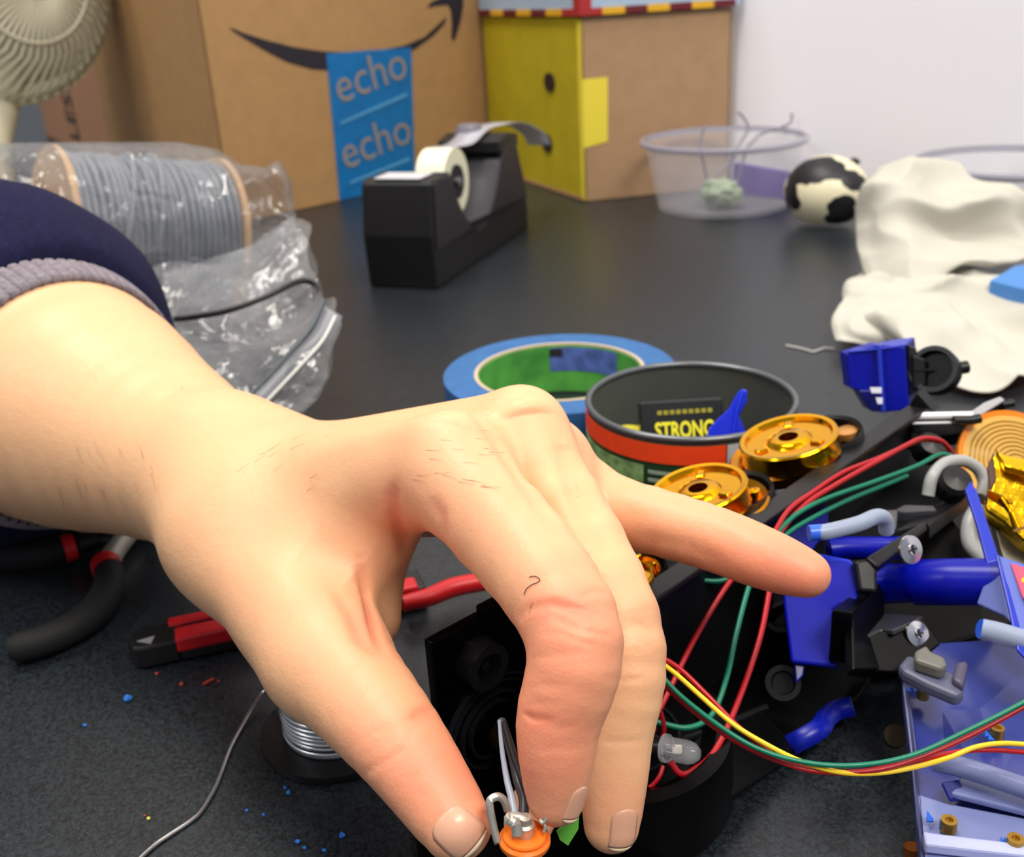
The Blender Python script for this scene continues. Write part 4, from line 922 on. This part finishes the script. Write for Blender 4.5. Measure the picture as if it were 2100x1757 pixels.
# blue shroud at the right edge
sh = thing('blue_shroud', 'blue plastic shroud blade with a pink sticker at the right edge', 'toy part', D(2050, 1150, .30))
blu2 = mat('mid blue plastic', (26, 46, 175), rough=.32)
slab('blade', [(1979, 1003, .322), (1990, 984, .325), (2003, 1004, .322), (2048, 1138, .303), (2046, 1150, .301), (2024, 1156, .303), (2004, 1078, .312)], .0018, blu2, sh)
slab('plate', [(2046, 1137, .300), (2200, 1190, .285), (2200, 1420, .268), (2110, 1352, .276), (2088, 1330, .278), (2072, 1240, .287), (2052, 1160, .297)], .0016, mat('pale blue plastic', (70, 88, 180), rough=.35), sh)
slab('plate_edge', [(2042, 1137, .2995), (2052, 1137, .2990), (2094, 1290, .281), (2108, 1355, .2745), (2086, 1332, .2775), (2068, 1245, .286)], .0012, blu2, sh)
slab('web', [(2034, 1148, .3035), (2050, 1165, .299), (2074, 1278, .286), (2058, 1262, .290), (2002, 1237, .297)], .0012, mat('hazy blue plastic', (88, 100, 165), rough=.5), sh)
slab('sticker', [(2072, 1154, .2955), (2110, 1166, .291), (2112, 1245, .284), (2096, 1222, .2865)], .0004, mat('pink sticker', (226, 60, 96), rough=.5), sh)
lathe('sticker_dot', D(2102, 1190, .2895), (CAM-D(2102, 1190, .2895)), [(.0001, .0002), (.0009, .0002), (.0009, -.0002)], mat('yellow print', (0, 0, 0)), sh, n=20)
tb2 = tube('frosted_tube', [D(2014, 1290, .285), D(2050, 1298, .283), D(2110, 1316, .279)], .0029, frost, sh, n=24)
tube('blue_tube_mouth', [D(2010, 1289, .285), D(2019, 1291, .285)], .0027, mat('blue inside tube', (0, 0, 0)), tb2, n=24, sp=0)
# hazy blue housing half at the lower right
hz = mat('hazy blue housing', (52, 62, 130), rough=.25, coat=.3, rgb2=(36, 44, 118), noise_scale=14)
hzp = mat('pale hazy housing', (112, 122, 172), rough=.3, coat=.2)
hs = thing('blue_housing', 'hazy blue plastic housing half with brass inserts at the lower right', 'toy part', Z(1990, 1700))
HP_ = [(1841, 1345, .026), (1868, 1320, .026), (2200, 1300, .026), (2200, 1900, .016), (1900, 1900, .010), (1885, 1757, .010), (1868, 1560, .016)]
hp3 = [Z(x, y, z) for x, y, z in HP_]
prism('housing_plate', hp3, -VZ*.0035, hz, hs, bevel=.0008)
prism('rim_edge', [Z(1841, 1345, .0262), Z(1853, 1342, .0262), Z(1880, 1560, .0162), Z(1899, 1757, .0102), Z(1905, 1900, .0102), Z(1893, 1900, .0102), Z(1884, 1757, .0102), Z(1867, 1560, .0162)], VZ*.002, mat('pale lilac edge', (84, 88, 130), rough=.35), hs, bevel=.0004)
prism('raised_step', [Z(1880, 1640, .014), Z(1940, 1660, .0145), Z(2200, 1710, .016), Z(2200, 1900, .016), Z(1900, 1900, .010), Z(1890, 1735, .011)], VZ*.0022, hzp, hs, bevel=.0006)
prism('raised_step', [Z(1971, 1594, .019), Z(2200, 1650, .019), Z(2200, 1700, .0185), Z(1949, 1637, .018)], VZ*.0018, mat('pale hazy housing', (0, 0, 0)), hs, bevel=.0005)
prism('lower_lip', [Z(1890, 1722, .0155), Z(1910, 1726, .0155), Z(2200, 1762, .017), Z(2200, 1785, .017), Z(1895, 1750, .015)], VZ*.003, mat('pale lilac plastic', (170, 176, 215), rough=.3), hs, bevel=.0006)
tube('clear_rod', [Z(1915, 1560, .025), Z(1990, 1578, .025), Z(2150, 1632, .025)], .0026, mat('hazy rod', (110, 118, 160), rough=.25, coat=.3), hs, n=24)
box('dark_pocket', Z(1930, 1603, .0215), Z(1968, 1597, .0215)-Z(1930, 1603, .0215), Z(1948, 1640, .0185)-Z(1930, 1603, .0215), -VZ*.001, mat('dark blue plastic', (0, 0, 0)), hs)
ivory = mat('ivory lever plastic', (104, 102, 96), rough=.4); lil = mat('grey lilac lever', (84, 88, 112), rough=.4)
prism('lever_bar', [Z(x, y, .034) for x, y in ((1842, 1362), (1862, 1340), (1905, 1358), (1960, 1380), (1978, 1400), (1976, 1418), (1962, 1426), (1900, 1400), (1852, 1375))], -VZ*.004, lil, hs, bevel=.0012)
prism('lever_plate', [Z(x, y, .038) for x, y in ((1875, 1334), (1900, 1320), (1910, 1334), (1938, 1346), (1943, 1362), (1930, 1370), (1876, 1352))], -VZ*.004, ivory, hs, bevel=.001)
prism('lever_stub', [Z(x, y, .036) for x, y in ((1952, 1390), (1962, 1355), (1984, 1352), (1986, 1362), (1976, 1405))], -VZ*.004, mat('dark lilac plastic', (74, 70, 92), rough=.4), hs, bevel=.001)
brass = mat('brass insert', (176, 138, 62), rough=.35, metal=.9)
mbb = mat('torn blue plastic', (24, 90, 200), rough=.5)
for i, (x, y, z, r) in enumerate(((1892, 1430, .024, .0016), (1884, 1402, .024, .0014), (2043, 1510, .0215, .0018), (1944, 1700, .0165, .0019), (2080, 1738, .0175, .0019))):
    c_ = Z(x, y, z); lathe('brass_insert', c_, VZ, [(.0001, .0022), (r*.5, .0022), (r*.5, .003), (r, .003), (r*1.05, 0), (.0001, 0)], brass, hs, n=24)
    if i in (0, 3, 4, 2): 
        for k in range(3):
            q = c_+Vector((random.uniform(-.004, .001), random.uniform(-.003, .001), .0004)); prism('torn_flake', [q, q+Vector((-.0022, .0008, .0004)), q+Vector((-.001, -.0014, .0002))], VZ*.0005, mbb, hs, bevel=0)
slab('bright_corner', [(2075, 1757, .256), (2112, 1640, .266), (2200, 1620, .266), (2200, 1900, .238)], .003, mat('vivid blue', (20, 52, 225), rough=.3), hs)
tube('bronze_post', [Z(1835, 1512, .004), Z(1837, 1508, .010)], .0032, mat('bronze', (44, 34, 20), rough=.4, metal=.6), ch, sp=0, n=20)
o = tube('amber_screw', [Z(1872, 1757, .001), Z(1872, 1735, .004)], .0022, mat('amber screw', (110, 58, 14), rough=.3), None, sp=0, n=16); tag(o, 'small amber brown peg on the bench beside the blue housing corner', 'peg')
# curved blue clip on the bench
cl = ribbon('blue_clip', [Z(1600, 1538, .004), Z(1640, 1518, .009), Z(1680, 1494, .011), Z(1695, 1472, .010), Z(1716, 1456, .009), Z(1750, 1448, .009)], .0058, mat('clip blue', (6, 22, 150), rough=.35), None, th=.0016)
tag(cl, 'curved blue plastic clip lying beside the black shell near the coloured wires', 'clip')
for q in (((1452, 1640), (1490, 1600)), ((1578, 1465), (1612, 1458))):
    a_, b_ = Z(*q[0], .004), Z(*q[1], .006); 
box('blue_tab', Z(1455, 1628, .0075), Z(1488, 1600, .0075)-Z(1455, 1628, .0075), Z(1470, 1645, .0075)-Z(1455, 1628, .0075), VZ*.002, mat('dark blue plastic', (0, 0, 0)), ch)
# ------------------------------------------------------------------ gold pulleys with black tyres
axw = (VZ*math.cos(math.radians(13))-Vector((RT.x, RT.y, 0)).normalized()*math.sin(math.radians(13))).normalized()
def pulley(cx, cy, d, rpx, label, lower, tyre, tf=.84, lf=1.04):
    c = D(cx, cy, d); r = rpx*d/F; t = thing('gold_pulley', label, 'pulley', c)
    lathe('upper_flange', c, axw, [(r*.20, .0006), (r*.36, .0006), (r*.40, .0002), (r*.46, -.0008), (r*.84, -.0006), (r*.88, .0008), (r*.97, .0010), (r, .0004), (r*.985, -.0004), (r*.985, -.0050), (r, -.0060), (r*.9, -.0064), (r*.20, -.0064)], gold, t, close=True, n=72)
    for k in range(3):
        a = 2*math.pi*k/3+.7; X_, Y_, q = frame(axw); dv = X_*math.cos(a)+Y_*math.sin(a); s_ = q.cross(dv)
        box('spoke_rib', c+dv*r*.50-s_*r*.09-axw*.0008, dv*r*.26, s_*r*.18, axw*.0011, gold, t)
    lc = D(*lower, d+.006); rl = r*lf
    lathe('hub', c-axw*.0046, -axw, [(r*.40, 0), (r*.36, .010), (.0001, .010)], gold, t, n=40)
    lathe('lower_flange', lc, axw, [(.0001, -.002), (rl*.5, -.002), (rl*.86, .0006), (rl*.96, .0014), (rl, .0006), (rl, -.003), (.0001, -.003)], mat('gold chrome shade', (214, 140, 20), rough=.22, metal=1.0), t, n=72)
    for k in range(5):
        a = 2*math.pi*k/5+.5; X_, Y_, q = frame(axw); dv = X_*math.cos(a)+Y_*math.sin(a)
        lathe('lug', lc+dv*rl*.72, axw, [(rl*.13, -.001), (rl*.12, .003), (rl*.06, .0032), (.0001, .0024)], gold, t, n=20)
    tc_ = D(*tyre, d+.010); rt = r*tf
    lathe('tyre', tc_, axw, [(rt*.86, -.010), (rt*.98, -.010), (rt, -.008), (rt, .001), (rt*.97, .002), (rt*.90, .001)], mat('black tyre rubber', (9, 9, 9), rough=.5), t, close=True, n=72)
pulley(1617, 898, .362, 101, 'gold pulley standing highest, in front of the open can', (1600, 938), (1690, 896), .80)
pulley(1432, 1003, .328, 102, 'gold pulley half hidden behind the knuckle end of the little finger', (1474, 1036), (1502, 1016), .86)
pulley(1286, 1186, .292, 58, 'gold pulley glimpsed under the little finger beside the middle finger', (1300, 1180), (1318, 1172), .95)
tag(lathe('tan_washer', D(1738, 884, .374), axw, [(.0001, .001), (.0022, .001), (.0040, .0006), (.0042, 0), (.0042, -.002), (.0001, -.002)], mat('tan gold washer', (196, 140, 78), rough=.35, metal=.5), None, n=32), 'small tan gold washer touching the right side of the highest gold pulley', 'washer')
# ------------------------------------------------------------------ blue toy head block with black clip
hd = thing('blue_head_block', 'blue toy block with a black round clip standing above the shell, before the paper towel', 'toy part', D(1810, 838, .43))
d0 = .425
prism('block_body', flat_poly([D(*q) for q in ((1736, 726, d0+.006), (1800, 707, d0), (1854, 711, d0-.002), (1866, 840, d0-.002), (1812, 846, d0), (1786, 843, d0+.004), (1760, 800, d0+.006), (1744, 796, d0+.007))]), FW*.010+VZ*.002, blu, hd, bevel=.0006)
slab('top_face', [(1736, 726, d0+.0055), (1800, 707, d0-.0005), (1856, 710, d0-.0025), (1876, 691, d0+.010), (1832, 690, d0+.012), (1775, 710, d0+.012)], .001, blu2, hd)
slab('front_ridge', [(1797, 708, d0-.002), (1806, 708, d0-.003), (1815, 846, d0-.003), (1806, 846, d0-.002)], .002, blu2, hd)
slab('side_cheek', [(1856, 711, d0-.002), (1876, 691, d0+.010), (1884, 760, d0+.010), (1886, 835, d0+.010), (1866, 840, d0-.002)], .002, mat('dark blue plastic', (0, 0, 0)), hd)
slab('lower_step', [(1760, 800, d0+.003), (1800, 800, d0-.001), (1808, 845, d0-.001), (1786, 844, d0+.002)], .001, mat('dark blue plastic', (0, 0, 0)), hd)
for q in ((1784, 794, 1808, 806), (1796, 815, 1810, 828)): slab('white_mark', [(q[0], q[1], d0-.0045), (q[2], q[1], d0-.0045), (q[2], q[3], d0-.0045), (q[0]+4, q[3], d0-.0045)], .0003, mat('white sticker', (215, 218, 228), rough=.4), hd, bevel=0)
slab('clip_plate', [(1862, 706, d0-.001), (1880, 714, d0-.002), (1884, 800, d0-.002), (1868, 812, d0-.002)], .004, blk2, hd)
cc = D(1918, 760, d0-.003); cax = (CAM-cc).normalized()+RT*-.30+UP*.25; rc_ = 48*d0/F
lathe('clip_ring', cc, cax, [(rc_*.80, -.004), (rc_, -.004), (rc_, .004), (rc_*.80, .004)], blk2, hd, close=True, n=56)
lathe('clip_web', cc, cax, [(.0001, -.001), (rc_*.85, -.001), (rc_*.85, .001), (.0001, .001)], blk, hd, n=40)
box('clip_bar', cc-RT*rc_*.85+cax.normalized()*.001-UP*.0004, RT*rc_*1.7, UP*.0008, cax.normalized()*.001, blk2, hd, bevel=0)
slab('clip_neck', [(1872, 726, d0-.004), (1900, 735, d0-.004), (1902, 790, d0-.004), (1874, 800, d0-.004)], .005, blk2, hd, bevel=.001)
tube('clip_pin', [D(1962, 756, d0-.003), D(1984, 752, d0-.003)], .0026, blk2, hd, sp=0, n=16)
# ------------------------------------------------------------------ coloured wires
wr = mat('red wire jacket', (168, 14, 26), rough=.35); wg = mat('green wire jacket', (8, 112, 86), rough=.35); wy = mat('yellow wire jacket', (240, 200, 40), rough=.35)
def wire(pts, m, label, r=.00062, grp='thin coloured hookup wires over the black shell'):
    o = tube('hookup_wire', [D(*p) for p in pts], r, m, None, n=10, sp=10); tag(o, label, 'wire', grp); return o
wire([(1958, 938, .372), (1945, 918, .368), (1925, 902, .364), (1890, 899, .360), (1860, 912, .354), (1800, 945, .345), (1720, 990, .334), (1650, 1035, .325), (1605, 1085, .316), (1590, 1120, .311), (1577, 1215, .302), (1555, 1320, .290), (1505, 1460, .276), (1462, 1545, .268), (1420, 1580, .264), (1395, 1586, .262), (1375, 1562, .262)], wr, 'highest red wire, running under the little finger and down to the clear lamp', .00085)
wire([(1930, 905, .368), (1885, 904, .362), (1800, 940, .350), (1730, 968, .340), (1668, 1008, .330), (1618, 1045, .320), (1582, 1100, .312), (1540, 1150, .306), (1497, 1192, .300), (1430, 1300, .290), (1370, 1420, .280), (1345, 1470, .276), (1335, 1490, .276)], wr, 'red wire passing under the little finger and ending behind the middle finger', .0008)
wire([(1950, 934, .365), (1925, 932, .362), (1880, 955, .354), (1800, 985, .343), (1700, 1020, .330), (1640, 1050, .322), (1600, 1085, .315), (1570, 1130, .309), (1537, 1200, .302), (1510, 1300, .292), (1490, 1390, .283), (1460, 1465, .277), (1410, 1492, .274), (1345, 1480, .274)], wg, 'upper green wire from the shell top passing under the little finger', .0008)
wire([(1860, 975, .352), (1830, 988, .348), (1740, 1025, .336), (1660, 1065, .324), (1610, 1098, .316), (1570, 1150, .309), (1480, 1190, .306), (1400, 1185, .306), (1335, 1212, .304)], wg, 'lower of the two green wires beside the white frosted tube', .0008)
R1 = .00062
wire([(1300, 1310, .262), (1345, 1350, .258), (1390, 1385, .255), (1440, 1430, .252), (1500, 1482, .249), (1560, 1520, .247), (1640, 1560, .246), (1720, 1583, .246), (1800, 1585, .247), (1880, 1572, .248), (1950, 1552, .250), (2000, 1532, .251), (2060, 1524, .252), (2140, 1530, .253)], wy, 'yellow wire drooping across the lower right')
wire([(1300, 1330, .262), (1345, 1372, .258), (1400, 1430, .254), (1500, 1505, .248), (1580, 1545, .246), (1680, 1567, .245), (1780, 1567, .245), (1880, 1545, .246), (1990, 1495, .247), (2080, 1450, .248), (2160, 1405, .249)], wg, 'green wire drooping across the lower right above the red pair')
wire([(1300, 1345, .264), (1345, 1385, .260), (1400, 1440, .2555), (1500, 1515, .2495), (1590, 1558, .2475), (1680, 1582, .2465), (1800, 1578, .2465), (1900, 1548, .2475), (1990, 1508, .248), (2080, 1460, .249), (2160, 1415, .250)], wr, 'red wire drooping across the lower right directly under the green one')
wire([(1300, 1325, .2625), (1345, 1342, .259), (1395, 1372, .256), (1450, 1425, .253), (1520, 1495, .250), (1600, 1555, .248), (1700, 1584, .247), (1780, 1580, .247), (1880, 1560, .249), (1960, 1542, .251), (2040, 1538, .252), (2140, 1546, .253)], wr, 'lowest drooping red wire, twisted along the yellow one')
wire([(1310, 1390, .266), (1335, 1425, .266), (1355, 1460, .266), (1362, 1500, .267), (1350, 1520, .268)], wr, 'short red wire loop beside the middle finger, outer one', .0006)
wire([(1310, 1405, .268), (1330, 1440, .268), (1340, 1480, .268), (1342, 1500, .268)], wr, 'short red wire loop beside the middle finger, inner one', .0006)
wire([(1280, 1630, .262), (1310, 1626, .262), (1335, 1612, .262), (1352, 1592, .262), (1360, 1570, .263)], wr, 'short red wire end curling behind the middle fingertip', .0006)
# clear LED
ld = thing('clear_lamp', 'small clear light emitting diode on a black sleeved lead, right of the middle fingertip', 'LED', D(1390, 1535, .262))
lax = D(1432, 1545, .258)-D(1355, 1530, .264); lo_ = D(1362, 1533, .2635)
ledm = mat('clear epoxy', (225, 228, 235), rough=.05, alpha=.22, spec=.9)
L_ = lax.length
lathe('lens', lo_, lax, [(.0001, 0), (.0036, 0), (.0036, .0010), (.0030, .0011), (.0030, L_*.62), (.0026, L_*.80), (.0015, L_*.92), (.0001, L_*.95)], ledm, ld, n=32)
box('die_cup', lo_+lax*.30-UP*.0012-RT*.0008, RT*.0026, UP*.0024, FW*.0010, mat('pale die', (225, 222, 205), rough=.4), ld)
for s_ in (-1, 1): tube('lead', [lo_+UP*s_*.0009+lax*.3, lo_+UP*s_*.0009-lax*.2], .00025, chrome, ld, sp=0)
tube('lead_sleeve', [lo_-lax*.02-UP*-.0002, lo_-lax*.25, D(1325, 1515, .268)], .0026, mat('black heat shrink', (18, 18, 20), rough=.35), ld, n=16)
# ------------------------------------------------------------------ the audio jack held in the fingertips
jk = thing('audio_jack', 'metal panel jack with an orange washer held between thumb and fingertips at the bottom edge', 'jack', D(1072, 1722, .212))
jc = D(1076, 1722, .212); jax_ = (UP*.93+(-FW)*.34).normalized(); mjo = mat('orange washer', (232, 112, 28), rough=.4); stl = mat('nickel plate', (196, 192, 182), rough=.36, metal=.75)
lathe('washer', jc, jax_, [(.0026, -.0008), (.0051, -.0008), (.0053, -.0004), (.0053, .0004), (.0048, .0009), (.0026, .0009)], mjo, jk, close=True, n=56)
lathe('inner_washer', jc, jax_, [(.0020, .0009), (.0044, .0009), (.0046, .0013), (.0044, .0017), (.0020, .0017)], mjo, jk, close=True, n=56)
th = [(.0001, 0)]
for k in range(9): th += [(.0036, -.0008-k*.0007), (.0032, -.00115-k*.0007)]
lathe('threaded_barrel', jc-jax_*.0002, jax_, th+[(.0001, -.008)], stl, jk, n=40)
lathe('terminal_post', jc, jax_, [(.0020, .0015), (.0020, .0040), (.0014, .0044), (.0013, .0058), (.0001, .0060)], stl, jk, n=24)
ribbon('solder_lug', [D(1022, 1730, .2105), D(1012, 1695, .2105), D(1004, 1650, .2105), D(1008, 1638, .2108), D(1022, 1633, .2112), D(1034, 1642, .2115), D(1042, 1664, .2120)], .0016, stl, jk, th=.0004)
ribbon('centre_lug', [D(1062, 1716, .2085), D(1060, 1700, .2085), D(1056, 1688, .2085), D(1044, 1679, .209), D(1062, 1676, .2095), D(1078, 1684, .2095)], .0022, stl, jk, th=.0004)
tube('lug_ring', [D(1108, 1664, .210), D(1116, 1668, .2095), D(1120, 1680, .2093), D(1112, 1688, .2095), D(1108, 1680, .2098), D(1118, 1694, .2096), D(1116, 1706, .2096)], .00035, stl, jk)
wj = mat('pale grey wire jacket', (150, 160, 178), rough=.3)
tube('grey_lead', [D(1024, 1478, .235), D(1030, 1540, .226), D(1040, 1600, .219), D(1050, 1640, .2155), D(1056, 1684, .2115)], [.0004, .00055, .0007, .0008, .0009], wj, jk, n=12)
tube('dark_lead', [D(1028, 1478, .236), D(1050, 1545, .228), D(1062, 1600, .222), D(1074, 1640, .219), D(1072, 1690, .2155)], .0011, mat('slate wire jacket', (62, 64, 72), rough=.35), jk, n=12)
tube('black_lead', [D(1034, 1482, .234), D(1050, 1540, .226), D(1068, 1590, .219), D(1092, 1632, .213), D(1112, 1664, .2100)], .00068, mat('black wire jacket', (26, 26, 28), rough=.4), jk, n=12)
gt = slab('green_tape_scrap', [(1142, 1706, .222), (1160, 1690, .221), (1188, 1672, .221), (1186, 1700, .222), (1165, 1734, .222), (1148, 1722, .222)], .0006, mat('leaf green tape', (98, 176, 62), rough=.5), None, bevel=0)
tag(gt, 'scrap of green tape under the index fingertip', 'tape')
# ------------------------------------------------------------------ solder spool
sc0 = Z(694, 1500); Rsp = 155*proj(sc0)[2]/F
so = thing('solder_spool', 'black reel of silver solder wire lying flat under the thumb', 'reel', sc0)
bsp = mat('black reel plastic', (20, 20, 21), rough=.38)
lathe('lower_flange', sc0+VZ*.0003, VZ, [(.0001, 0), (Rsp, 0), (Rsp*1.005, .001), (Rsp, .0022), (.0001, .0022)], bsp, so, n=80)
lathe('upper_flange', sc0+VZ*.0210, VZ, [(.004, 0), (Rsp*.80, 0), (Rsp*.80, .002), (.004, .002)], bsp, so, n=80, close=True)
sol = mat('solder', (205, 206, 208), rough=.26, metal=.9)
lathe('reel_core', sc0+VZ*.0022, VZ, [(Rsp*.6, 0), (Rsp*.6, .0188)], mat('grey solder pack', (105, 106, 108), rough=.35, metal=.8), so, n=64)
for k in range(16):
    rr = Rsp*(.665+.02*((k*7) % 5)/5); c = sc0+VZ*(.0029+k*.00112)
    mesh('solder_turn', *g_lathe(c, (VZ+Vector((.03*math.sin(k), .03*math.cos(k*1.7), 0))).normalized(), [(rr+.00065*math.cos(a), .00065*math.sin(a)) for a in [2*math.pi*j/8 for j in range(8)]], 56, True), sol, so, smooth=True)
tube('loose_solder', [Z(600, 1440, .012), Z(553, 1412, .006), Z(525, 1440, .003), Z(497, 1487, .0012), Z(472, 1535, .0008), Z(452, 1590, .0008), Z(440, 1618, .0008), Z(415, 1660, .0008), Z(392, 1682, .0008), Z(350, 1710, .0008), Z(318, 1732, .0008), Z(285, 1762, .0008), Z(250, 1800, .0008)], .00062, sol, so, n=10)
# ------------------------------------------------------------------ utility knife
kn = thing('utility_knife', 'black snap knife with red sides lying under the thumb base', 'knife', Z(420, 1350))
k0 = Z(282, 1380); k1 = Z(985, 1222); ku = (k1-k0).normalized(); kv = VZ.cross(ku).normalized(); 
def kp(s, w_, z): return k0+ku*s+kv*w_+VZ*z
KL = (k1-k0).length
mkb = mat('black knife plastic', (22, 22, 24), rough=.4); mkr = mat('red knife plastic', (196, 26, 34), rough=.38)
sx = (Z(375, 1358)-k0).dot(ku)
prism('knife_tip', [kp(0, .001, .001), kp(.003, .0, .001), kp(sx, 0, .001), kp(sx, .014, .001), kp(.004, .014, .001), kp(-.002, .008, .001)], VZ*.0085, mkb, kn, bevel=.0010)
prism('tip_notch', [kp(.0015, .0045, .0096), kp(.0062, .001, .0096), kp(.0075, .0055, .0096)], VZ*.0003, mat('pale notch', (140, 140, 145), rough=.4), kn, bevel=0)
box('knife_body', kp(sx, -.0002, .0008), ku*(KL-sx-.02), kv*.0145, VZ*.0085, mkb, kn, bevel=.001)
box('red_side', kp(sx-.001, -.0008, .0045), ku*(KL-sx-.022), kv*.0078, VZ*.0062, mkr, kn, bevel=.0012)
box('red_slider_rail', kp(sx-.003, .0095, .0045), ku*(KL-sx-.025), kv*.0050, VZ*.0062, mkr, kn, bevel=.0010)
tube('red_tail', [Z(826, 1238, .009), Z(880, 1224, .009), Z(935, 1203, .009), Z(1030, 1186, .009)], [.0030, .0034, .0036, .0034], mkr, kn, n=20)
# ------------------------------------------------------------------ pliers
pl = thing('pliers', 'pliers with black rubber grips and red collars lying under the wrist', 'pliers', Z(200, 1180))
grip = mat('black rubber grip', (24, 25, 26), rough=.7, spec=.3); steel = mat('brushed steel', (168, 163, 150), rough=.45, metal=.45)
tube('grip', [Z(224, 1168, .007), Z(222, 1205, .007), Z(198, 1248, .007), Z(150, 1285, .007), Z(90, 1312, .007), Z(40, 1326, .007), Z(20, 1330, .007)], [.0055, .0058, .0058, .0056, .0054, .0052, .0040], grip, pl, n=24)
tube('grip', [Z(132, 1128, .008), Z(90, 1136, .008), Z(0, 1140, .008), Z(-120, 1150, .008)], [.0050, .0062, .0066, .0066], grip, pl, n=24)
tube('collar', [Z(216, 1156, .007), Z(222, 1172, .007)], .0058, mkr, pl, n=24, sp=0)
tube('collar', [Z(154, 1120, .008), Z(130, 1127, .008)], .0056, mkr, pl, n=24, sp=0)
v_, f_ = g_tube(spline([Z(290, 1060, .006), Z(258, 1100, .006), Z(236, 1128, .006), Z(218, 1160, .006)], 6), .0044, 12); mesh('steel_arm', v_, f_, steel, pl, smooth=True)
v_, f_ = g_tube(spline([Z(290, 1075, .007), Z(230, 1102, .007), Z(205, 1104, .007), Z(155, 1120, .007)], 6), .0040, 12); mesh('steel_arm', v_, f_, mat('dark steel', (40, 40, 42), rough=.4, metal=.5), pl, smooth=True)
lathe('pivot', Z(285, 1068, .001), VZ, [(.0001, .012), (.009, .012), (.010, .011), (.010, 0), (.0001, 0)], steel, pl, n=32)
tube('jaw', [Z(290, 1065, .0085), Z(340, 1040, .007), Z(400, 1020, .006)], [.007, .005, .0015], steel, pl, n=16)
# crumpled film scrap at the left edge, under the arm
fs_ = thing('film_scrap', 'crumpled shiny clear bag at the left edge under the forearm', 'bag', Z(-20, 1090))
sheet('film', [[(-120, 1000, .47), (0, 1005, .47), (90, 1060, .455)], [(-120, 1050, .45), (5, 1045, .45), (100, 1085, .447)], [(-120, 1100, .44), (0, 1100, .438), (110, 1108, .436)]], film, fs_, amp=.010, fr=50, nu=30, nv=24)
sheet('dark_lining', [[(-120, 1010, .475), (0, 1015, .475), (140, 1075, .46)], [(-120, 1060, .46), (5, 1060, .46), (160, 1098, .45)], [(-120, 1110, .45), (0, 1105, .448), (170, 1112, .444)]], mat('dark film lining', (30, 30, 34), rough=.25), fs_, amp=.004, fr=50, nu=30, nv=24)
# ------------------------------------------------------------------ crumbs and thread on the bench
def crumb(x, y, s, m, label, grp=None, n=7):
    c = Z(x, y); bm = bmesh.new(); bmesh.ops.create_icosphere(bm, subdivisions=2, radius=1)
    r = s*proj(c)[2]/F/2; sd = Vector((x*.13, y*.17, 0))
    vs = [c+Vector((v.co.x, v.co.y*.8, v.co.z*.6+.6))*r*(1+.5*noise.noise(v.co*1.6+sd)) for v in bm.verts]; fs = [tuple(q.index for q in f.verts) for f in bm.faces]; bm.free()
    o = mesh('plastic_crumb', vs, fs, m, None); tag(o, label, 'crumb', grp)
bc = mat('blue crumb', (36, 108, 200), rough=.5); rcm = mat('rust red crumb', (170, 62, 50), rough=.5); ycm = mat('yellow green crumb', (200, 205, 90), rough=.5)
crumb(262, 1436, 19, bc, 'largest blue plastic crumb, below the knife tip')
crumb(174, 1489, 9, bc, 'small blue crumb at far left of the bench, left of the largest one')
g = 'blue plastic crumbs scattered below the solder reel'
for (x, y, s, t) in ((506, 1663, 7, 'faint blue crumb just right of the loose solder wire'), (541, 1672, 7, 'faint blue crumb below the solder reel, alone'), (585, 1616, 8, 'upper of two touching blue crumbs under the solder reel'), (592, 1627, 11, 'lower of two touching blue crumbs under the solder reel'), (611, 1728, 12, 'tall blue crumb near the bottom edge'), (625, 1740, 9, 'blue crumb right below the tall one at the bottom edge'), (702, 1716, 15, 'blue flake nearest the thumb at the bottom'), (665, 1745, 9, 'blue crumb touching the bottom edge left of the flake')): crumb(x, y, s, bc, t, g)
crumb(372, 1405, 10, rcm, 'small red crumb left of the red sliver below the knife'); crumb(448, 1398, 8, rcm, 'small red crumb right of the red sliver below the knife')
crumb(305, 1680, 9, ycm, 'yellow green crumb left of the loose solder wire'); crumb(297, 1673, 6, rcm, 'pink crumb touching the yellow green crumb'); crumb(538, 1514, 8, ycm, 'yellow green crumb on the left edge of the solder reel')
crumb(322, 1383, 9, rcm, 'red crumb under the tip of the knife')
tag(tube('red_sliver', [Z(417, 1403, .0006), Z(428, 1397, .0006), Z(438, 1392, .0006)], .0006, rcm, None), 'thin red plastic sliver below the knife', 'sliver')
tag(tube('white_thread', [Z(1612, 708, .0006), Z(1650, 716, .0006), Z(1668, 721, .0006), Z(1690, 714, .0006), Z(1712, 716, .0006)], .0006, mat('white thread', (190, 188, 184), rough=.8), None), 'white thread lying on the bench left of the blue toy block', 'thread')
